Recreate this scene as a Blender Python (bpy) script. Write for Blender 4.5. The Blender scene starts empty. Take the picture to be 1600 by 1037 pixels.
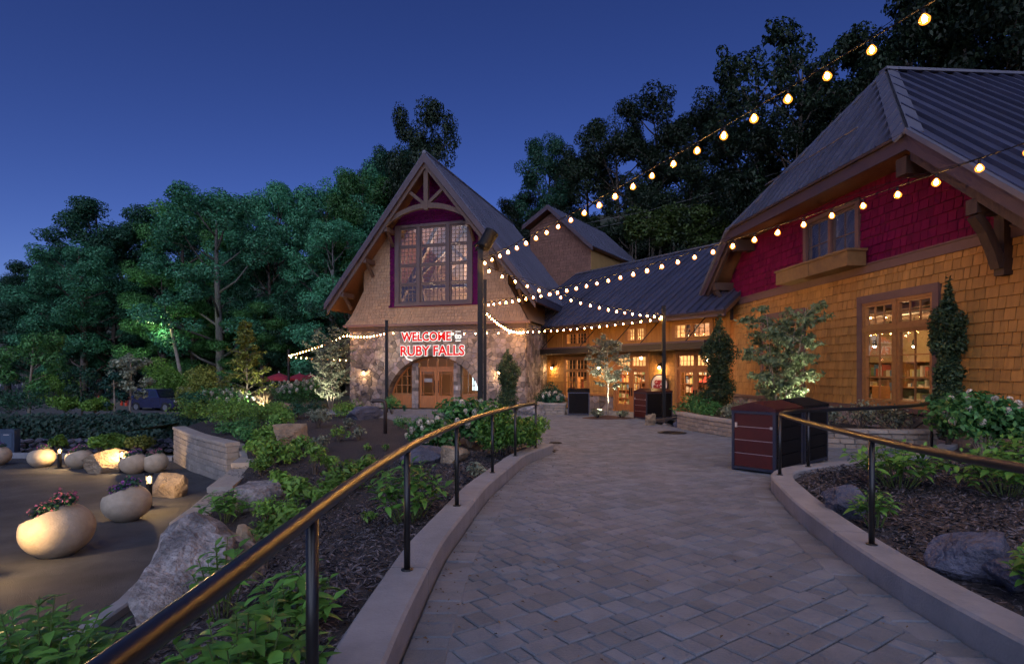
import bpy, bmesh, math, random
import numpy as np
from mathutils import Vector, Matrix, noise as mnoise

scene = bpy.context.scene
COL = scene.collection
R = math.radians
CAMZ, FPX = 1.6, 889.0

# ------------------------------------------------------------------ camera, sky, sun, exposure
cam_data = bpy.data.cameras.new('camera'); cam = bpy.data.objects.new('camera', cam_data)
COL.objects.link(cam); scene.camera = cam
cam.location = (0, 0, CAMZ); cam.rotation_euler = (R(90), 0, 0)
cam_data.sensor_width = 36; cam_data.lens = 20.0; cam_data.shift_y = 0.0372
cam_data.clip_start = 0.05; cam_data.clip_end = 2000

SUN_ELEV, SUN_ROT = 36.0, 188.0       # rotation: clockwise from +Y seen from above
world = bpy.data.worlds.new('World'); scene.world = world; world.use_nodes = True
wn = world.node_tree; wn.nodes.clear()
w_out = wn.nodes.new('ShaderNodeOutputWorld'); w_bg = wn.nodes.new('ShaderNodeBackground')
w_sky = wn.nodes.new('ShaderNodeTexSky'); w_sky.sky_type = 'NISHITA'; w_sky.sun_disc = False
w_sky.sun_elevation = R(SUN_ELEV); w_sky.sun_rotation = R(SUN_ROT)
w_sky.air_density = 1.0; w_sky.dust_density = 0.0; w_sky.ozone_density = 4.0
w_mul = wn.nodes.new('ShaderNodeVectorMath'); w_mul.operation = 'MULTIPLY'
w_mul.inputs[1].default_value = (0.315, 0.305, 0.535)     # dusk tint
w_bg.inputs[1].default_value = 0.082
w_gam = wn.nodes.new('ShaderNodeGamma'); w_gam.inputs[1].default_value = 1.3
wn.links.new(w_sky.outputs[0], w_gam.inputs[0]); wn.links.new(w_gam.outputs[0], w_mul.inputs[0]); wn.links.new(w_mul.outputs[0], w_bg.inputs[0])
wn.links.new(w_bg.outputs[0], w_out.inputs[0])

sun_d = bpy.data.lights.new('sun', 'SUN'); sun = bpy.data.objects.new('sun', sun_d); COL.objects.link(sun)
sun_d.energy = 1.7; sun_d.angle = R(80); sun_d.color = (0.84, 0.87, 1.0)
_az = R(SUN_ROT); _el = R(SUN_ELEV)
sun_dir = Vector((math.sin(_az)*math.cos(_el), math.cos(_az)*math.cos(_el), math.sin(_el)))
sun.rotation_euler = sun_dir.to_track_quat('Z', 'Y').to_euler()
sun.location = sun_dir*60

scene.view_settings.view_transform = 'Standard'; scene.view_settings.look = 'None'
scene.view_settings.exposure = 0.0; scene.view_settings.gamma = 1.0
scene.view_settings.use_curve_mapping = False
scene.render.engine = 'CYCLES'
cy = scene.cycles
cy.use_denoising = True; cy.max_bounces = 5; cy.diffuse_bounces = 2; cy.glossy_bounces = 2
cy.use_adaptive_sampling = True; cy.adaptive_threshold = 0.03; cy.adaptive_min_samples = 12
cy.transmission_bounces = 2; cy.transparent_max_bounces = 8; cy.sample_clamp_indirect = 4.0
cy.caustics_reflective = False; cy.caustics_refractive = False; cy.use_light_tree = True

# ------------------------------------------------------------------ helpers
def at(px, py, Y):
    """a point of the place Y metres ahead, as measured in the 1600 px wide photograph"""
    return Vector(((px-800)/FPX*Y, Y, CAMZ+(578-py)/FPX*Y))
def pz(Y): return -0.015*Y                                # the plaza falls gently away
def on_pave(px, py, lift=0.0):
    Y = (CAMZ-lift)/((py-578)/FPX-0.015)
    return Vector(((px-800)/FPX*Y, Y, pz(Y)+lift))

_m = {}
def mat(name, col=(.5,.5,.5), rough=.6, metal=0.0, var=0.0, vscale=4.0, bump=0.0, bscale=30.0, rnd=0.0, rsrc='object',
        spec=.5, ornd=0.0, emit=None, estr=0.0, trans=0.0, tint=None, tintscale=1.0, tintamt=.5, stretch=None, coat=0.0):
    if name in _m: return _m[name]
    m = bpy.data.materials.new(name); m.use_nodes = True; _m[name] = m
    nt = m.node_tree; N = nt.nodes; L = nt.links; b = N['Principled BSDF']; out = N['Material Output']
    b.inputs['Roughness'].default_value = rough; b.inputs['Metallic'].default_value = metal
    b.inputs['Specular IOR Level'].default_value = spec
    if coat: b.inputs['Coat Weight'].default_value = coat
    col4 = (*col, 1)
    b.inputs['Base Color'].default_value = col4
    if emit:
        b.inputs['Emission Color'].default_value = (*emit, 1); b.inputs['Emission Strength'].default_value = estr
    geo = N.new('ShaderNodeNewGeometry')
    pos = geo.outputs['Position']
    if stretch:
        vm = N.new('ShaderNodeVectorMath'); vm.operation = 'MULTIPLY'; vm.inputs[1].default_value = stretch
        L.new(pos, vm.inputs[0]); pos = vm.outputs[0]
    csock = None
    if tint:
        nz = N.new('ShaderNodeTexNoise'); nz.inputs['Scale'].default_value = tintscale; nz.inputs['Detail'].default_value = 5
        L.new(pos, nz.inputs['Vector'])
        rp = N.new('ShaderNodeMapRange'); rp.inputs[1].default_value = .38; rp.inputs[2].default_value = .66
        rp.inputs[4].default_value = tintamt
        L.new(nz.outputs[0], rp.inputs[0])
        mx = N.new('ShaderNodeMix'); mx.data_type = 'RGBA'
        mx.inputs[6].default_value = col4; mx.inputs[7].default_value = (*tint, 1); L.new(rp.outputs[0], mx.inputs[0])
        csock = mx.outputs[2]
    fac = None
    if var:
        nz = N.new('ShaderNodeTexNoise'); nz.inputs['Scale'].default_value = vscale; nz.inputs['Detail'].default_value = 6
        nz.inputs['Roughness'].default_value = .62
        L.new(pos, nz.inputs['Vector'])
        mr = N.new('ShaderNodeMapRange'); mr.inputs[1].default_value = .25; mr.inputs[2].default_value = .75
        mr.inputs[3].default_value = 1-var; mr.inputs[4].default_value = 1+var
        L.new(nz.outputs[0], mr.inputs[0]); fac = mr.outputs[0]
    if rnd:
        if rsrc == 'object':
            s = N.new('ShaderNodeObjectInfo').outputs['Random']
        else: s = geo.outputs['Random Per Island']
        mr = N.new('ShaderNodeMapRange'); mr.inputs[3].default_value = 1-rnd; mr.inputs[4].default_value = 1+rnd
        L.new(s, mr.inputs[0])
        if fac is None: fac = mr.outputs[0]
        else:
            mm = N.new('ShaderNodeMath'); mm.operation = 'MULTIPLY'; L.new(fac, mm.inputs[0]); L.new(mr.outputs[0], mm.inputs[1]); fac = mm.outputs[0]
    if ornd:
        mr = N.new('ShaderNodeMapRange'); mr.inputs[3].default_value = 1-ornd; mr.inputs[4].default_value = 1+ornd
        L.new(N.new('ShaderNodeObjectInfo').outputs['Random'], mr.inputs[0])
        mm = N.new('ShaderNodeMath'); mm.operation = 'MULTIPLY'; L.new(fac, mm.inputs[0]); L.new(mr.outputs[0], mm.inputs[1]); fac = mm.outputs[0]
    if fac is not None:
        vs = N.new('ShaderNodeVectorMath'); vs.operation = 'SCALE'
        if csock is not None: L.new(csock, vs.inputs[0])
        else: vs.inputs[0].default_value = col
        L.new(fac, vs.inputs['Scale']); csock = vs.outputs[0]
    if csock is not None: L.new(csock, b.inputs['Base Color'])
    if bump:
        nz = N.new('ShaderNodeTexNoise'); nz.inputs['Scale'].default_value = bscale; nz.inputs['Detail'].default_value = 8
        L.new(pos, nz.inputs['Vector'])
        bp = N.new('ShaderNodeBump'); bp.inputs['Strength'].default_value = min(bump,1); bp.inputs['Distance'].default_value = .02*max(1,bump)
        L.new(nz.outputs[0], bp.inputs['Height']); L.new(bp.outputs[0], b.inputs['Normal'])
        if not emit:
            rr = N.new('ShaderNodeMapRange'); rr.inputs[3].default_value = max(.05,rough-.12); rr.inputs[4].default_value = min(1,rough+.12)
            L.new(nz.outputs[0], rr.inputs[0]); L.new(rr.outputs[0], b.inputs['Roughness'])
    if trans:
        tr = N.new('ShaderNodeBsdfTranslucent'); ms = N.new('ShaderNodeMixShader'); ms.inputs[0].default_value = trans
        if csock is not None: L.new(csock, tr.inputs[0])
        else: tr.inputs[0].default_value = col4
        L.new(b.outputs[0], ms.inputs[1]); L.new(tr.outputs[0], ms.inputs[2]); L.new(ms.outputs[0], out.inputs[0])
    return m
def glow(name, col, s):
    if name in _m: return _m[name]
    m = bpy.data.materials.new(name); m.use_nodes = True; _m[name] = m
    nt = m.node_tree; nt.nodes.clear(); o = nt.nodes.new('ShaderNodeOutputMaterial'); e = nt.nodes.new('ShaderNodeEmission')
    e.inputs[0].default_value = (*col, 1); e.inputs[1].default_value = s; nt.links.new(e.outputs[0], o.inputs[0])
    return m
def glassy(name, tint=(1,1,1), refl=.10, rough=.02, emit=None, es=0, top=.9):
    if name in _m: return _m[name]
    m = bpy.data.materials.new(name); m.use_nodes = True; _m[name] = m
    nt = m.node_tree; N = nt.nodes; L = nt.links; N.clear(); o = N.new('ShaderNodeOutputMaterial')
    t = N.new('ShaderNodeBsdfTransparent'); t.inputs[0].default_value = (*tint, 1)
    g = N.new('ShaderNodeBsdfGlossy'); g.inputs['Roughness'].default_value = rough
    lw = N.new('ShaderNodeLayerWeight'); lw.inputs[0].default_value = .25
    mr = N.new('ShaderNodeMapRange'); mr.inputs[3].default_value = refl; mr.inputs[4].default_value = top
    L.new(lw.outputs['Fresnel'], mr.inputs[0])
    x = N.new('ShaderNodeMixShader'); L.new(mr.outputs[0], x.inputs[0]); L.new(t.outputs[0], x.inputs[1]); L.new(g.outputs[0], x.inputs[2])
    last = x.outputs[0]
    if emit:
        e = N.new('ShaderNodeEmission'); e.inputs[0].default_value = (*emit, 1); e.inputs[1].default_value = es
        a = N.new('ShaderNodeAddShader'); L.new(last, a.inputs[0]); L.new(e.outputs[0], a.inputs[1]); last = a.outputs[0]
    L.new(last, o.inputs[0]); return m

def link(name, me, material=None, parent=None, M=None):
    o = bpy.data.objects.new(name, me); COL.objects.link(o)
    if material is not None and me is not None and len(me.materials) == 0: me.materials.append(material)
    if parent is not None:
        o.parent = parent
        if parent.type == 'EMPTY': o.matrix_parent_inverse = Matrix.Translation(-Vector(parent.location))
    if M is not None: o.matrix_basis = M
    return o
def tag(o, label=None, cat=None, group=None, kind=None):
    if label: o['label'] = label
    if cat: o['category'] = cat
    if group: o['group'] = group
    if kind: o['kind'] = kind
    return o
def thing(name, label, cat, loc=(0,0,0), group=None):
    o = bpy.data.objects.new(name, None); COL.objects.link(o); o.location = loc; o.empty_display_size = .2
    return tag(o, label, cat, group)
def copy_thing(root, loc=None, rotz=None, scale=None, label=None, group=None):
    c = root.copy(); COL.objects.link(c)
    def rec(src, dst):
        for ch in list(src.children):
            k = ch.copy(); COL.objects.link(k); k.parent = dst; k.matrix_parent_inverse = ch.matrix_parent_inverse.copy(); rec(ch, k)
    rec(root, c)
    if loc is not None: c.location = loc
    if rotz is not None: c.rotation_euler = (0, 0, rotz)
    if scale is not None: c.scale = scale if hasattr(scale, '__len__') else (scale,)*3
    if label: c['label'] = label
    if group: c['group'] = group
    return c

def arr_mesh(name, V, Fq):
    """fast mesh from an (n,3) array and an (m,k) face array"""
    V = np.asarray(V, dtype=np.float32); Fq = np.asarray(Fq, dtype=np.int32)
    me = bpy.data.meshes.new(name); k = Fq.shape[1]
    me.vertices.add(len(V)); me.vertices.foreach_set('co', V.ravel())
    me.loops.add(Fq.size); me.loops.foreach_set('vertex_index', Fq.ravel())
    me.polygons.add(len(Fq)); me.polygons.foreach_set('loop_start', np.arange(0, Fq.size, k, dtype=np.int32))
    me.update(calc_edges=True); me.validate(); return me

class Fr:
    """a frame on a wall or roof: a along u, b along v, c along w (outward)"""
    def __init__(s, o, u, v, w): s.o=Vector(o); s.u=Vector(u).normalized(); s.v=Vector(v).normalized(); s.w=Vector(w).normalized()
    def P(s, a, b, c=0.0): return s.o + s.u*a + s.v*b + s.w*c

WORLD = Fr((0,0,0), (1,0,0), (0,1,0), (0,0,1))
class MB:
    def __init__(s): s.v=[]; s.f=[]; s.mi=[]; s.cur=0
    def add(s, vs, fs):
        n=len(s.v); s.v += [tuple(p) for p in vs]
        for f in fs: s.f.append([n+i for i in f]); s.mi.append(s.cur)
        return s
    def box(s, fr, a0,a1,b0,b1,c0,c1):
        p=[fr.P(a,b,c) for c in (c0,c1) for b in (b0,b1) for a in (a0,a1)]
        return s.add(p, [(0,2,3,1),(4,5,7,6),(0,1,5,4),(2,6,7,3),(0,4,6,2),(1,3,7,5)])
    def wbox(s, x0,x1,y0,y1,z0,z1): return s.box(WORLD,x0,x1,y0,y1,z0,z1)
    def prism(s, fr, poly, c0, c1):
        """polygon in (a,b) extruded between c0 and c1"""
        n=len(poly); p=[fr.P(a,b,c0) for a,b in poly]+[fr.P(a,b,c1) for a,b in poly]
        f=[tuple(range(n)), tuple(range(2*n-1,n-1,-1))]+[(i,i+n,(i+1)%n+n,(i+1)%n) for i in range(n)]
        return s.add(p,f)
    def quad(s, a,b,c,d): return s.add([a,b,c,d],[(0,1,2,3)])
    def bar(s, p, q, wd, ht, up=(0,0,1)):
        """rectangular bar from p to q"""
        p=Vector(p); q=Vector(q); d=(q-p); L=d.length; d.normalize(); u=Vector(up)
        r=d.cross(u)
        if r.length<1e-4: r=d.cross(Vector((1,0,0)))
        r.normalize(); u=r.cross(d)
        return s.box(Fr(p,d,r,u),0,L,-wd/2,wd/2,-ht/2,ht/2)
    def tube(s, pts, rad, n=8, cap=True):
        pts=[Vector(p) for p in pts]; k=len(pts)
        rs=rad if hasattr(rad,'__len__') else [rad]*k
        vs=[]; prev=None
        for i,p in enumerate(pts):
            d=(pts[min(i+1,k-1)]-pts[max(i-1,0)])
            if d.length<1e-9: d=Vector((0,0,1))
            d.normalize()
            if prev is None:
                x=d.cross(Vector((0,0,1)))
                if x.length<.05: x=d.cross(Vector((1,0,0)))
            else: x=prev-d*prev.dot(d)
            x.normalize(); prev=x; y=d.cross(x)
            for j in range(n):
                t=2*math.pi*j/n; vs.append(p+x*(math.cos(t)*rs[i])+y*(math.sin(t)*rs[i]))
        fs=[(i*n+j,i*n+(j+1)%n,(i+1)*n+(j+1)%n,(i+1)*n+j) for i in range(k-1) for j in range(n)]
        if cap: fs+=[tuple(range(n-1,-1,-1)), tuple((k-1)*n+j for j in range(n))]
        return s.add(vs,fs)
    def lathe(s, prof, n=16, M=None):
        """profile of (r,z) turned about z"""
        M=M or Matrix.Identity(4); vs=[]
        for r,z in prof:
            for j in range(n):
                t=2*math.pi*j/n; vs.append(M@Vector((r*math.cos(t),r*math.sin(t),z)))
        k=len(prof); fs=[(i*n+j,i*n+(j+1)%n,(i+1)*n+(j+1)%n,(i+1)*n+j) for i in range(k-1) for j in range(n)]
        fs+=[tuple(range(n-1,-1,-1)), tuple((k-1)*n+j for j in range(n))]
        return s.add(vs,fs)
    def mesh(s, name, mats=None, smooth=False):
        me=bpy.data.meshes.new(name); me.from_pydata(s.v,[],s.f)
        if mats:
            for m in (mats if isinstance(mats,(list,tuple)) else [mats]): me.materials.append(m)
            if isinstance(mats,(list,tuple)): me.polygons.foreach_set('material_index', s.mi)
        if smooth: me.polygons.foreach_set('use_smooth',[True]*len(s.f))
        me.update(); return me
    def build(s, name, mats, parent=None, smooth=False, M=None):
        return link(name, s.mesh(name, mats, smooth), None, parent, M)

def clip(poly, nx, ny, c):
    """keep nx*x+ny*y<=c"""
    out=[]
    for i in range(len(poly)):
        p=poly[i]; q=poly[(i+1)%len(poly)]; dp=nx*p[0]+ny*p[1]-c; dq=nx*q[0]+ny*q[1]-c
        if dp<=0: out.append(p)
        if (dp<0<dq) or (dq<0<dp):
            t=dp/(dp-dq); out.append((p[0]+(q[0]-p[0])*t, p[1]+(q[1]-p[1])*t))
    return out
def clip_convex(poly, reg):
    """clip to a convex counter-clockwise region"""
    for i in range(len(reg)):
        p=reg[i]; q=reg[(i+1)%len(reg)]; nx=q[1]-p[1]; ny=-(q[0]-p[0])
        poly=clip(poly,nx,ny,nx*p[0]+ny*p[1])
        if len(poly)<3: return []
    return poly
def area(poly): return abs(sum(poly[i][0]*poly[(i+1)%len(poly)][1]-poly[(i+1)%len(poly)][0]*poly[i][1] for i in range(len(poly))))/2

def plate(fr, poly, cf, cb=0.0):
    """front polygon with height field cf(a,b), sides down to cb"""
    n=len(poly); m=MB()
    vs=[fr.P(a,b,cf(a,b)) for a,b in poly]+[fr.P(a,b,cb) for a,b in poly]
    m.add(vs,[tuple(range(n))]+[(i,i+n,(i+1)%n+n,(i+1)%n) for i in range(n)]); return m
def pieces(items, name, material, stuff_material, parent, limit=290):
    """items: list of (MB, centre); those that show largest become objects, the rest one stuff part"""
    def key(it):
        c=it[1]; Y=max(.3,c[1]); x=c[0]/Y*FPX; y=(CAMZ-c[2])/Y*FPX
        return -it[2]/Y**2*(1.0 if abs(x)<815 and -600<y<470 else 1e-6)
    items=sorted(items,key=key)
    for mb,c,_ in items[:limit]: mb.build(name,material,parent)
    rest=MB()
    for mb,c,_ in items[limit:]: rest.add(mb.v,mb.f)
    if rest.v: tag(rest.build(name+'_field',stuff_material,parent),kind='stuff')

def shingles(fr, regions, holes, name, ms, parent, course=.25, wlo=.13, whi=.32, seed=1, limit=290, flare=None, amin=None):
    rng=random.Random(seed); items=[]
    bs=[p[1] for r in regions for p in r]; as_=[p[0] for r in regions for p in r]
    b=min(bs); a_lo,a_hi=min(as_),max(as_)
    while b<max(bs):
        a=a_lo-rng.random()*.2
        while a<a_hi:
            w=rng.uniform(wlo,whi); j=rng.uniform(-.006,.006); th=rng.uniform(.022,.038)
            g_=.002+.028*course
            rect=[(a+g_,b+j),(a+w-g_,b+j),(a+w-g_,b+course*.985),(a+g_,b+course*.985)]
            a+=w
            ca,cb=sum(p[0] for p in rect)/4,sum(p[1] for p in rect)/4
            if any(h[0]<ca<h[1] and h[2]<cb<h[3] for h in holes): continue
            for r in regions:
                q=clip_convex(rect,r)
                if len(q)>=3 and area(q)>.002:
                    b0=b
                    f=flare or (lambda z:0.0)
                    cf=lambda x,y,b0=b0,th=th,f=f:f(y)+.003+th*max(0,1-(y-b0)/course)
                    cen=fr.P(ca,cb); mb=plate(fr,q,cf,-.02); items.append((mb,cen,area(q)))
        b+=course
    pieces(items,name,ms[0],ms[1],parent,limit)

def voronoi_stones(fr, rect, name, ms, parent, step=.34, seed=3, limit=290, avoid=None, cut=None, mort=.022, proud=.05):
    """irregular stones: cells of a jittered grid, joints left open; avoid(a,b)->bool, cut(poly,site)->poly"""
    rng=random.Random(seed); a0,a1,b0,b1=rect; pts={}
    na=max(1,int((a1-a0)/step)); nb=max(1,int((b1-b0)/(step*.8)))
    for i in range(-1,na+1):
        for j in range(-1,nb+1):
            pts[i,j]=(a0+(i+.5+rng.uniform(-.46,.46)+(.5 if j%2 else 0))*(a1-a0)/na, b0+(j+.5+rng.uniform(-.46,.46))*(b1-b0)/nb)
    items=[]
    for (i,j),p in pts.items():
        if avoid and avoid(*p): continue
        poly=[(a0,b0),(a1,b0),(a1,b1),(a0,b1)]
        for di in range(-3,4):
            for dj in range(-3,4):
                q=pts.get((i+di,j+dj))
                if q is None or q==p: continue
                nx,ny=q[0]-p[0],q[1]-p[1]; l=math.hypot(nx,ny); nx/=l; ny/=l
                mid=nx*(p[0]+q[0])/2+ny*(p[1]+q[1])/2-mort/2
                poly=clip(poly,nx,ny,mid)
                if len(poly)<3: break
            if len(poly)<3: break
        if len(poly)<3: continue
        if cut: poly=cut(poly,p)
        if len(poly)<3 or area(poly)<.006: continue
        ca=sum(q[0] for q in poly)/len(poly); cb=sum(q[1] for q in poly)/len(poly); h=proud*rng.uniform(.5,1.2)
        n=len(poly); tx,ty=rng.uniform(-.06,.06),rng.uniform(-.06,.06)
        inner=[(ca+(x-ca)*.82,cb+(y-cb)*.82) for x,y in poly]
        vs=[fr.P(x,y,-.01) for x,y in poly]+[fr.P(x,y,h*.6) for x,y in poly]+[fr.P(x,y,h+(x-ca)*tx+(y-cb)*ty) for x,y in inner]
        fs=[(k,k+n,(k+1)%n+n,(k+1)%n) for k in range(n)]+[(k+n,k+2*n,(k+1)%n+2*n,(k+1)%n+n) for k in range(n)]+[tuple(range(2*n,3*n))]
        m=MB(); m.add(vs,fs); items.append((m,fr.P(ca,cb),area(poly)))
    pieces(items,name,ms[0],ms[1],parent,limit)

def metal_roof(fr, region, parent, ms, width=.46, thick=.04, rib=.05):
    """standing seam panels: one object per panel, each with its raised seam"""
    a_lo=min(p[0] for p in region); a_hi=max(p[0] for p in region); b_lo=min(p[1] for p in region); b_hi=max(p[1] for p in region)
    a=a_lo
    while a<a_hi-.02:
        e=min(a+width,a_hi)
        q=clip_convex([(a+.002,b_lo),(e-.002,b_lo),(e-.002,b_hi),(a+.002,b_hi)],region)
        if len(q)>=3 and area(q)>.01:
            m=MB(); m.prism(fr,q,0,thick)
            s=clip_convex([(a+.004,b_lo),(a+.044,b_lo),(a+.044,b_hi),(a+.004,b_hi)],region)
            if len(s)>=3: m.prism(fr,s,thick+.0005,thick+rib)
            m.build('roof_panel',ms,parent)
        a=e

def window(fr, a0,a1,b0,b1, parent, cols, rows, frame_m, glass_m, mun_m=None, fw=.07, depth=.06, c=0.02, mun=.022, panes=False, name='window'):
    """frame as a part; panes (or one sheet of glass) and glazing bars under it"""
    m=MB()
    m.box(fr,a0,a0+fw,b0,b1,c-depth,c+depth*.4); m.box(fr,a1-fw,a1,b0,b1,c-depth,c+depth*.4)
    m.box(fr,a0+fw,a1-fw,b0,b0+fw,c-depth,c+depth*.4); m.box(fr,a0+fw,a1-fw,b1-fw,b1,c-depth,c+depth*.4)
    w=m.build(name,frame_m,parent)
    A0,A1,B0,B1=a0+fw,a1-fw,b0+fw,b1-fw
    if cols*rows>1:
        g=MB()
        for i in range(1,cols):
            x=A0+(A1-A0)*i/cols; g.box(fr,x-mun/2,x+mun/2,B0,B1,c-.03,c+.008)
        for j in range(1,rows):
            y=B0+(B1-B0)*j/rows; g.box(fr,A0,A1,y-mun/2,y+mun/2,c-.028,c+.006)
        g.build('glazing_bar',mun_m or frame_m,w)
    if panes:
        for i in range(cols):
            for j in range(rows):
                x0=A0+(A1-A0)*i/cols; x1=A0+(A1-A0)*(i+1)/cols; y0=B0+(B1-B0)*j/rows; y1=B0+(B1-B0)*(j+1)/rows
                MB().quad(fr.P(x0,y0,c-.012),fr.P(x1,y0,c-.012),fr.P(x1,y1,c-.012),fr.P(x0,y1,c-.012)).build('pane',glass_m,w)
    else:
        MB().quad(fr.P(A0,B0,c-.012),fr.P(A1,B0,c-.012),fr.P(A1,B1,c-.012),fr.P(A0,B1,c-.012)).build('pane',glass_m,w)
    return w

def rock_mesh(name, seed, size, cuts=11, rough=.05, sub=4):
    rng=random.Random(seed); bm=bmesh.new(); bmesh.ops.create_icosphere(bm,subdivisions=sub,radius=1.0)
    pl=[]
    for k in range(cuts):
        z=rng.uniform(-.75,1); t=rng.uniform(0,6.283); r=math.sqrt(max(0,1-z*z)); pl.append((Vector((r*math.cos(t),r*math.sin(t),z)),rng.uniform(.42,.82)))
    off=Vector((seed*3.1,seed*1.7,seed*.9))
    for v in bm.verts:
        p=v.co.copy()
        for n,d in pl:
            e=p.dot(n)-d
            if e>0: p-=n*e
        q=p+off
        s=-abs(mnoise.noise(q*2.3))*rough*1.2-abs(mnoise.noise(q*6.1))*rough*.7+mnoise.fractal(q*1.6,1.0,2.0,5)*rough*1.4+mnoise.fractal(q*5.5,.9,2.1,4)*rough*.6+abs(mnoise.noise(Vector((q.x*2,q.y*2,q.z*9))))*rough*.5
        p+=p.normalized()*s
        v.co=(p.x*size[0],p.y*size[1],p.z*size[2])
    me=bpy.data.meshes.new(name); bm.to_mesh(me); bm.free()
    me.polygons.foreach_set('use_smooth',[False]*len(me.polygons)); me.update(); return me

def text_mesh(body, size, extrude, offset=0.0, bevel=0.0, res=3):
    cu=bpy.data.curves.new('lettering','FONT'); cu.body=body; cu.size=size; cu.extrude=extrude; cu.offset=offset
    cu.align_x='CENTER'; cu.align_y='CENTER'; cu.resolution_u=res
    o=bpy.data.objects.new('lettering',cu); COL.objects.link(o); bpy.context.view_layer.update()
    me=bpy.data.meshes.new_from_object(o.evaluated_get(bpy.context.evaluated_depsgraph_get()))
    bpy.data.objects.remove(o); bpy.data.curves.remove(cu); me.materials.clear(); return me

# --- foliage
def leaf_quads(rng, P, Nn, size, asp=.5, fold=.12):
    n=len(P); Nn=Nn/np.maximum(1e-6,np.linalg.norm(Nn,axis=1,keepdims=True))
    T=rng.normal(size=(n,3)); T-=Nn*np.sum(T*Nn,axis=1,keepdims=True); T/=np.maximum(1e-6,np.linalg.norm(T,axis=1,keepdims=True))
    B=np.cross(Nn,T); L=(size*rng.uniform(.65,1.35,size=(n,1)))
    V=np.stack([P-T*L*.5, P+B*L*asp*.5-Nn*L*fold*0+T*L*.05, P+T*L*.5-Nn*L*fold*1.5, P-B*L*asp*.5+T*L*.05],axis=1)
    V[:,1]+=Nn*L*fold; V[:,3]+=Nn*L*fold
    return V.reshape(-1,3), np.arange(4*n).reshape(n,4)
def puff_leaves(seed, puffs, n, size, up=.55, out=.7, jit=.55, asp=.55, inner=.45):
    rng=np.random.default_rng(seed); C=np.array([p[0] for p in puffs],float); S=np.array([p[1] for p in puffs],float)
    w=(S.prod(axis=1))**(.62); w/=w.sum(); k=rng.choice(len(puffs),size=n,p=w)
    D=rng.normal(size=(n,3)); D/=np.linalg.norm(D,axis=1,keepdims=True)
    r=inner+(1-inner)*np.sqrt(rng.random((n,1)))*rng.uniform(.85,1.12,size=(n,1))
    P=C[k]+D*S[k]*r; Nn=D*out+np.array([0,0,up])+rng.normal(size=(n,3))*jit
    return leaf_quads(rng,P,Nn,size,asp)
def tree_parts(seed, H, W, trunk=.3, limbs=12, nleaf=6000, leaf=.42, profile='round', tr=.022, subs=3, puff=.15, lean=0.0):
    """(wood MB, leaf verts, leaf faces) of a tree standing at the origin"""
    rng=random.Random(seed); wood=MB(); pts=[]; rad=[]
    for i in range(7):
        t=i/6; pts.append((math.sin(seed+t*3)*W*.035*t+lean*t*H, math.cos(seed*1.3+t*2.5)*W*.035*t, H*.93*t)); rad.append(H*tr*(1-t)**.8+.02)
    wood.tube(pts,rad,7); puffs=[]
    for k in range(limbs):
        t=trunk+(.93-trunk)*(k+.5)/limbs; u=(t-trunk)/(1-trunk)
        if profile=='round': w=math.sin(math.pi*min(1,.18+u*.80))**.7
        elif profile=='cone': w=1.05-u*.85
        elif profile=='column': w=.6+.4*math.sin(math.pi*min(1,u*.9+.1))
        else: w=.5+.5*u
        L=W*.5*w*rng.uniform(.7,1.1); az=k*2.39996+rng.uniform(-.5,.5)
        j=t*6; i0=min(5,int(j)); f=j-i0; p0=Vector(pts[i0]).lerp(Vector(pts[i0+1]),f)
        el=rng.uniform(.15,.6)+.35*u; d=Vector((math.cos(az),math.sin(az),0))
        ctl=[p0]
        for q in (.35,.7,1.0): ctl.append(p0+d*(L*q*math.cos(el))+Vector((rng.uniform(-.05,.05)*L,rng.uniform(-.05,.05)*L,L*q*math.sin(el)+L*.10*q*q)))
        r0=H*tr*.42*(1-t*.6); wood.tube(ctl,[r0,r0*.7,r0*.45,.012],5)
        for m_ in range(subs):
            q=rng.uniform(.45,1.0); b=ctl[1+int(min(1.99,(q-.35)/.65*2))].lerp(ctl[min(3,2+int(q*1.2))],.5)
            a2=az+rng.uniform(-1.1,1.1); l2=L*rng.uniform(.22,.45)
            e=b+Vector((math.cos(a2)*l2,math.sin(a2)*l2,l2*rng.uniform(.1,.7)))
            wood.tube([b,(b+e)/2+Vector((0,0,.06*l2)),e],[r0*.4,r0*.28,.01],4)
            s=W*puff*rng.uniform(.55,1.05); puffs.append((tuple(e),(s,s,s*rng.uniform(.55,.8))))
        s=W*puff*rng.uniform(.7,1.1); puffs.append((tuple(ctl[-1]),(s,s,s*.7)))
    s=W*puff; puffs.append(((pts[-1][0],pts[-1][1],H-s*.8),(s,s,s*.8)))
    V,Q=puff_leaves(seed,puffs,nleaf,leaf,up=.75,out=.9,jit=.4)
    return wood,V,Q
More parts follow.
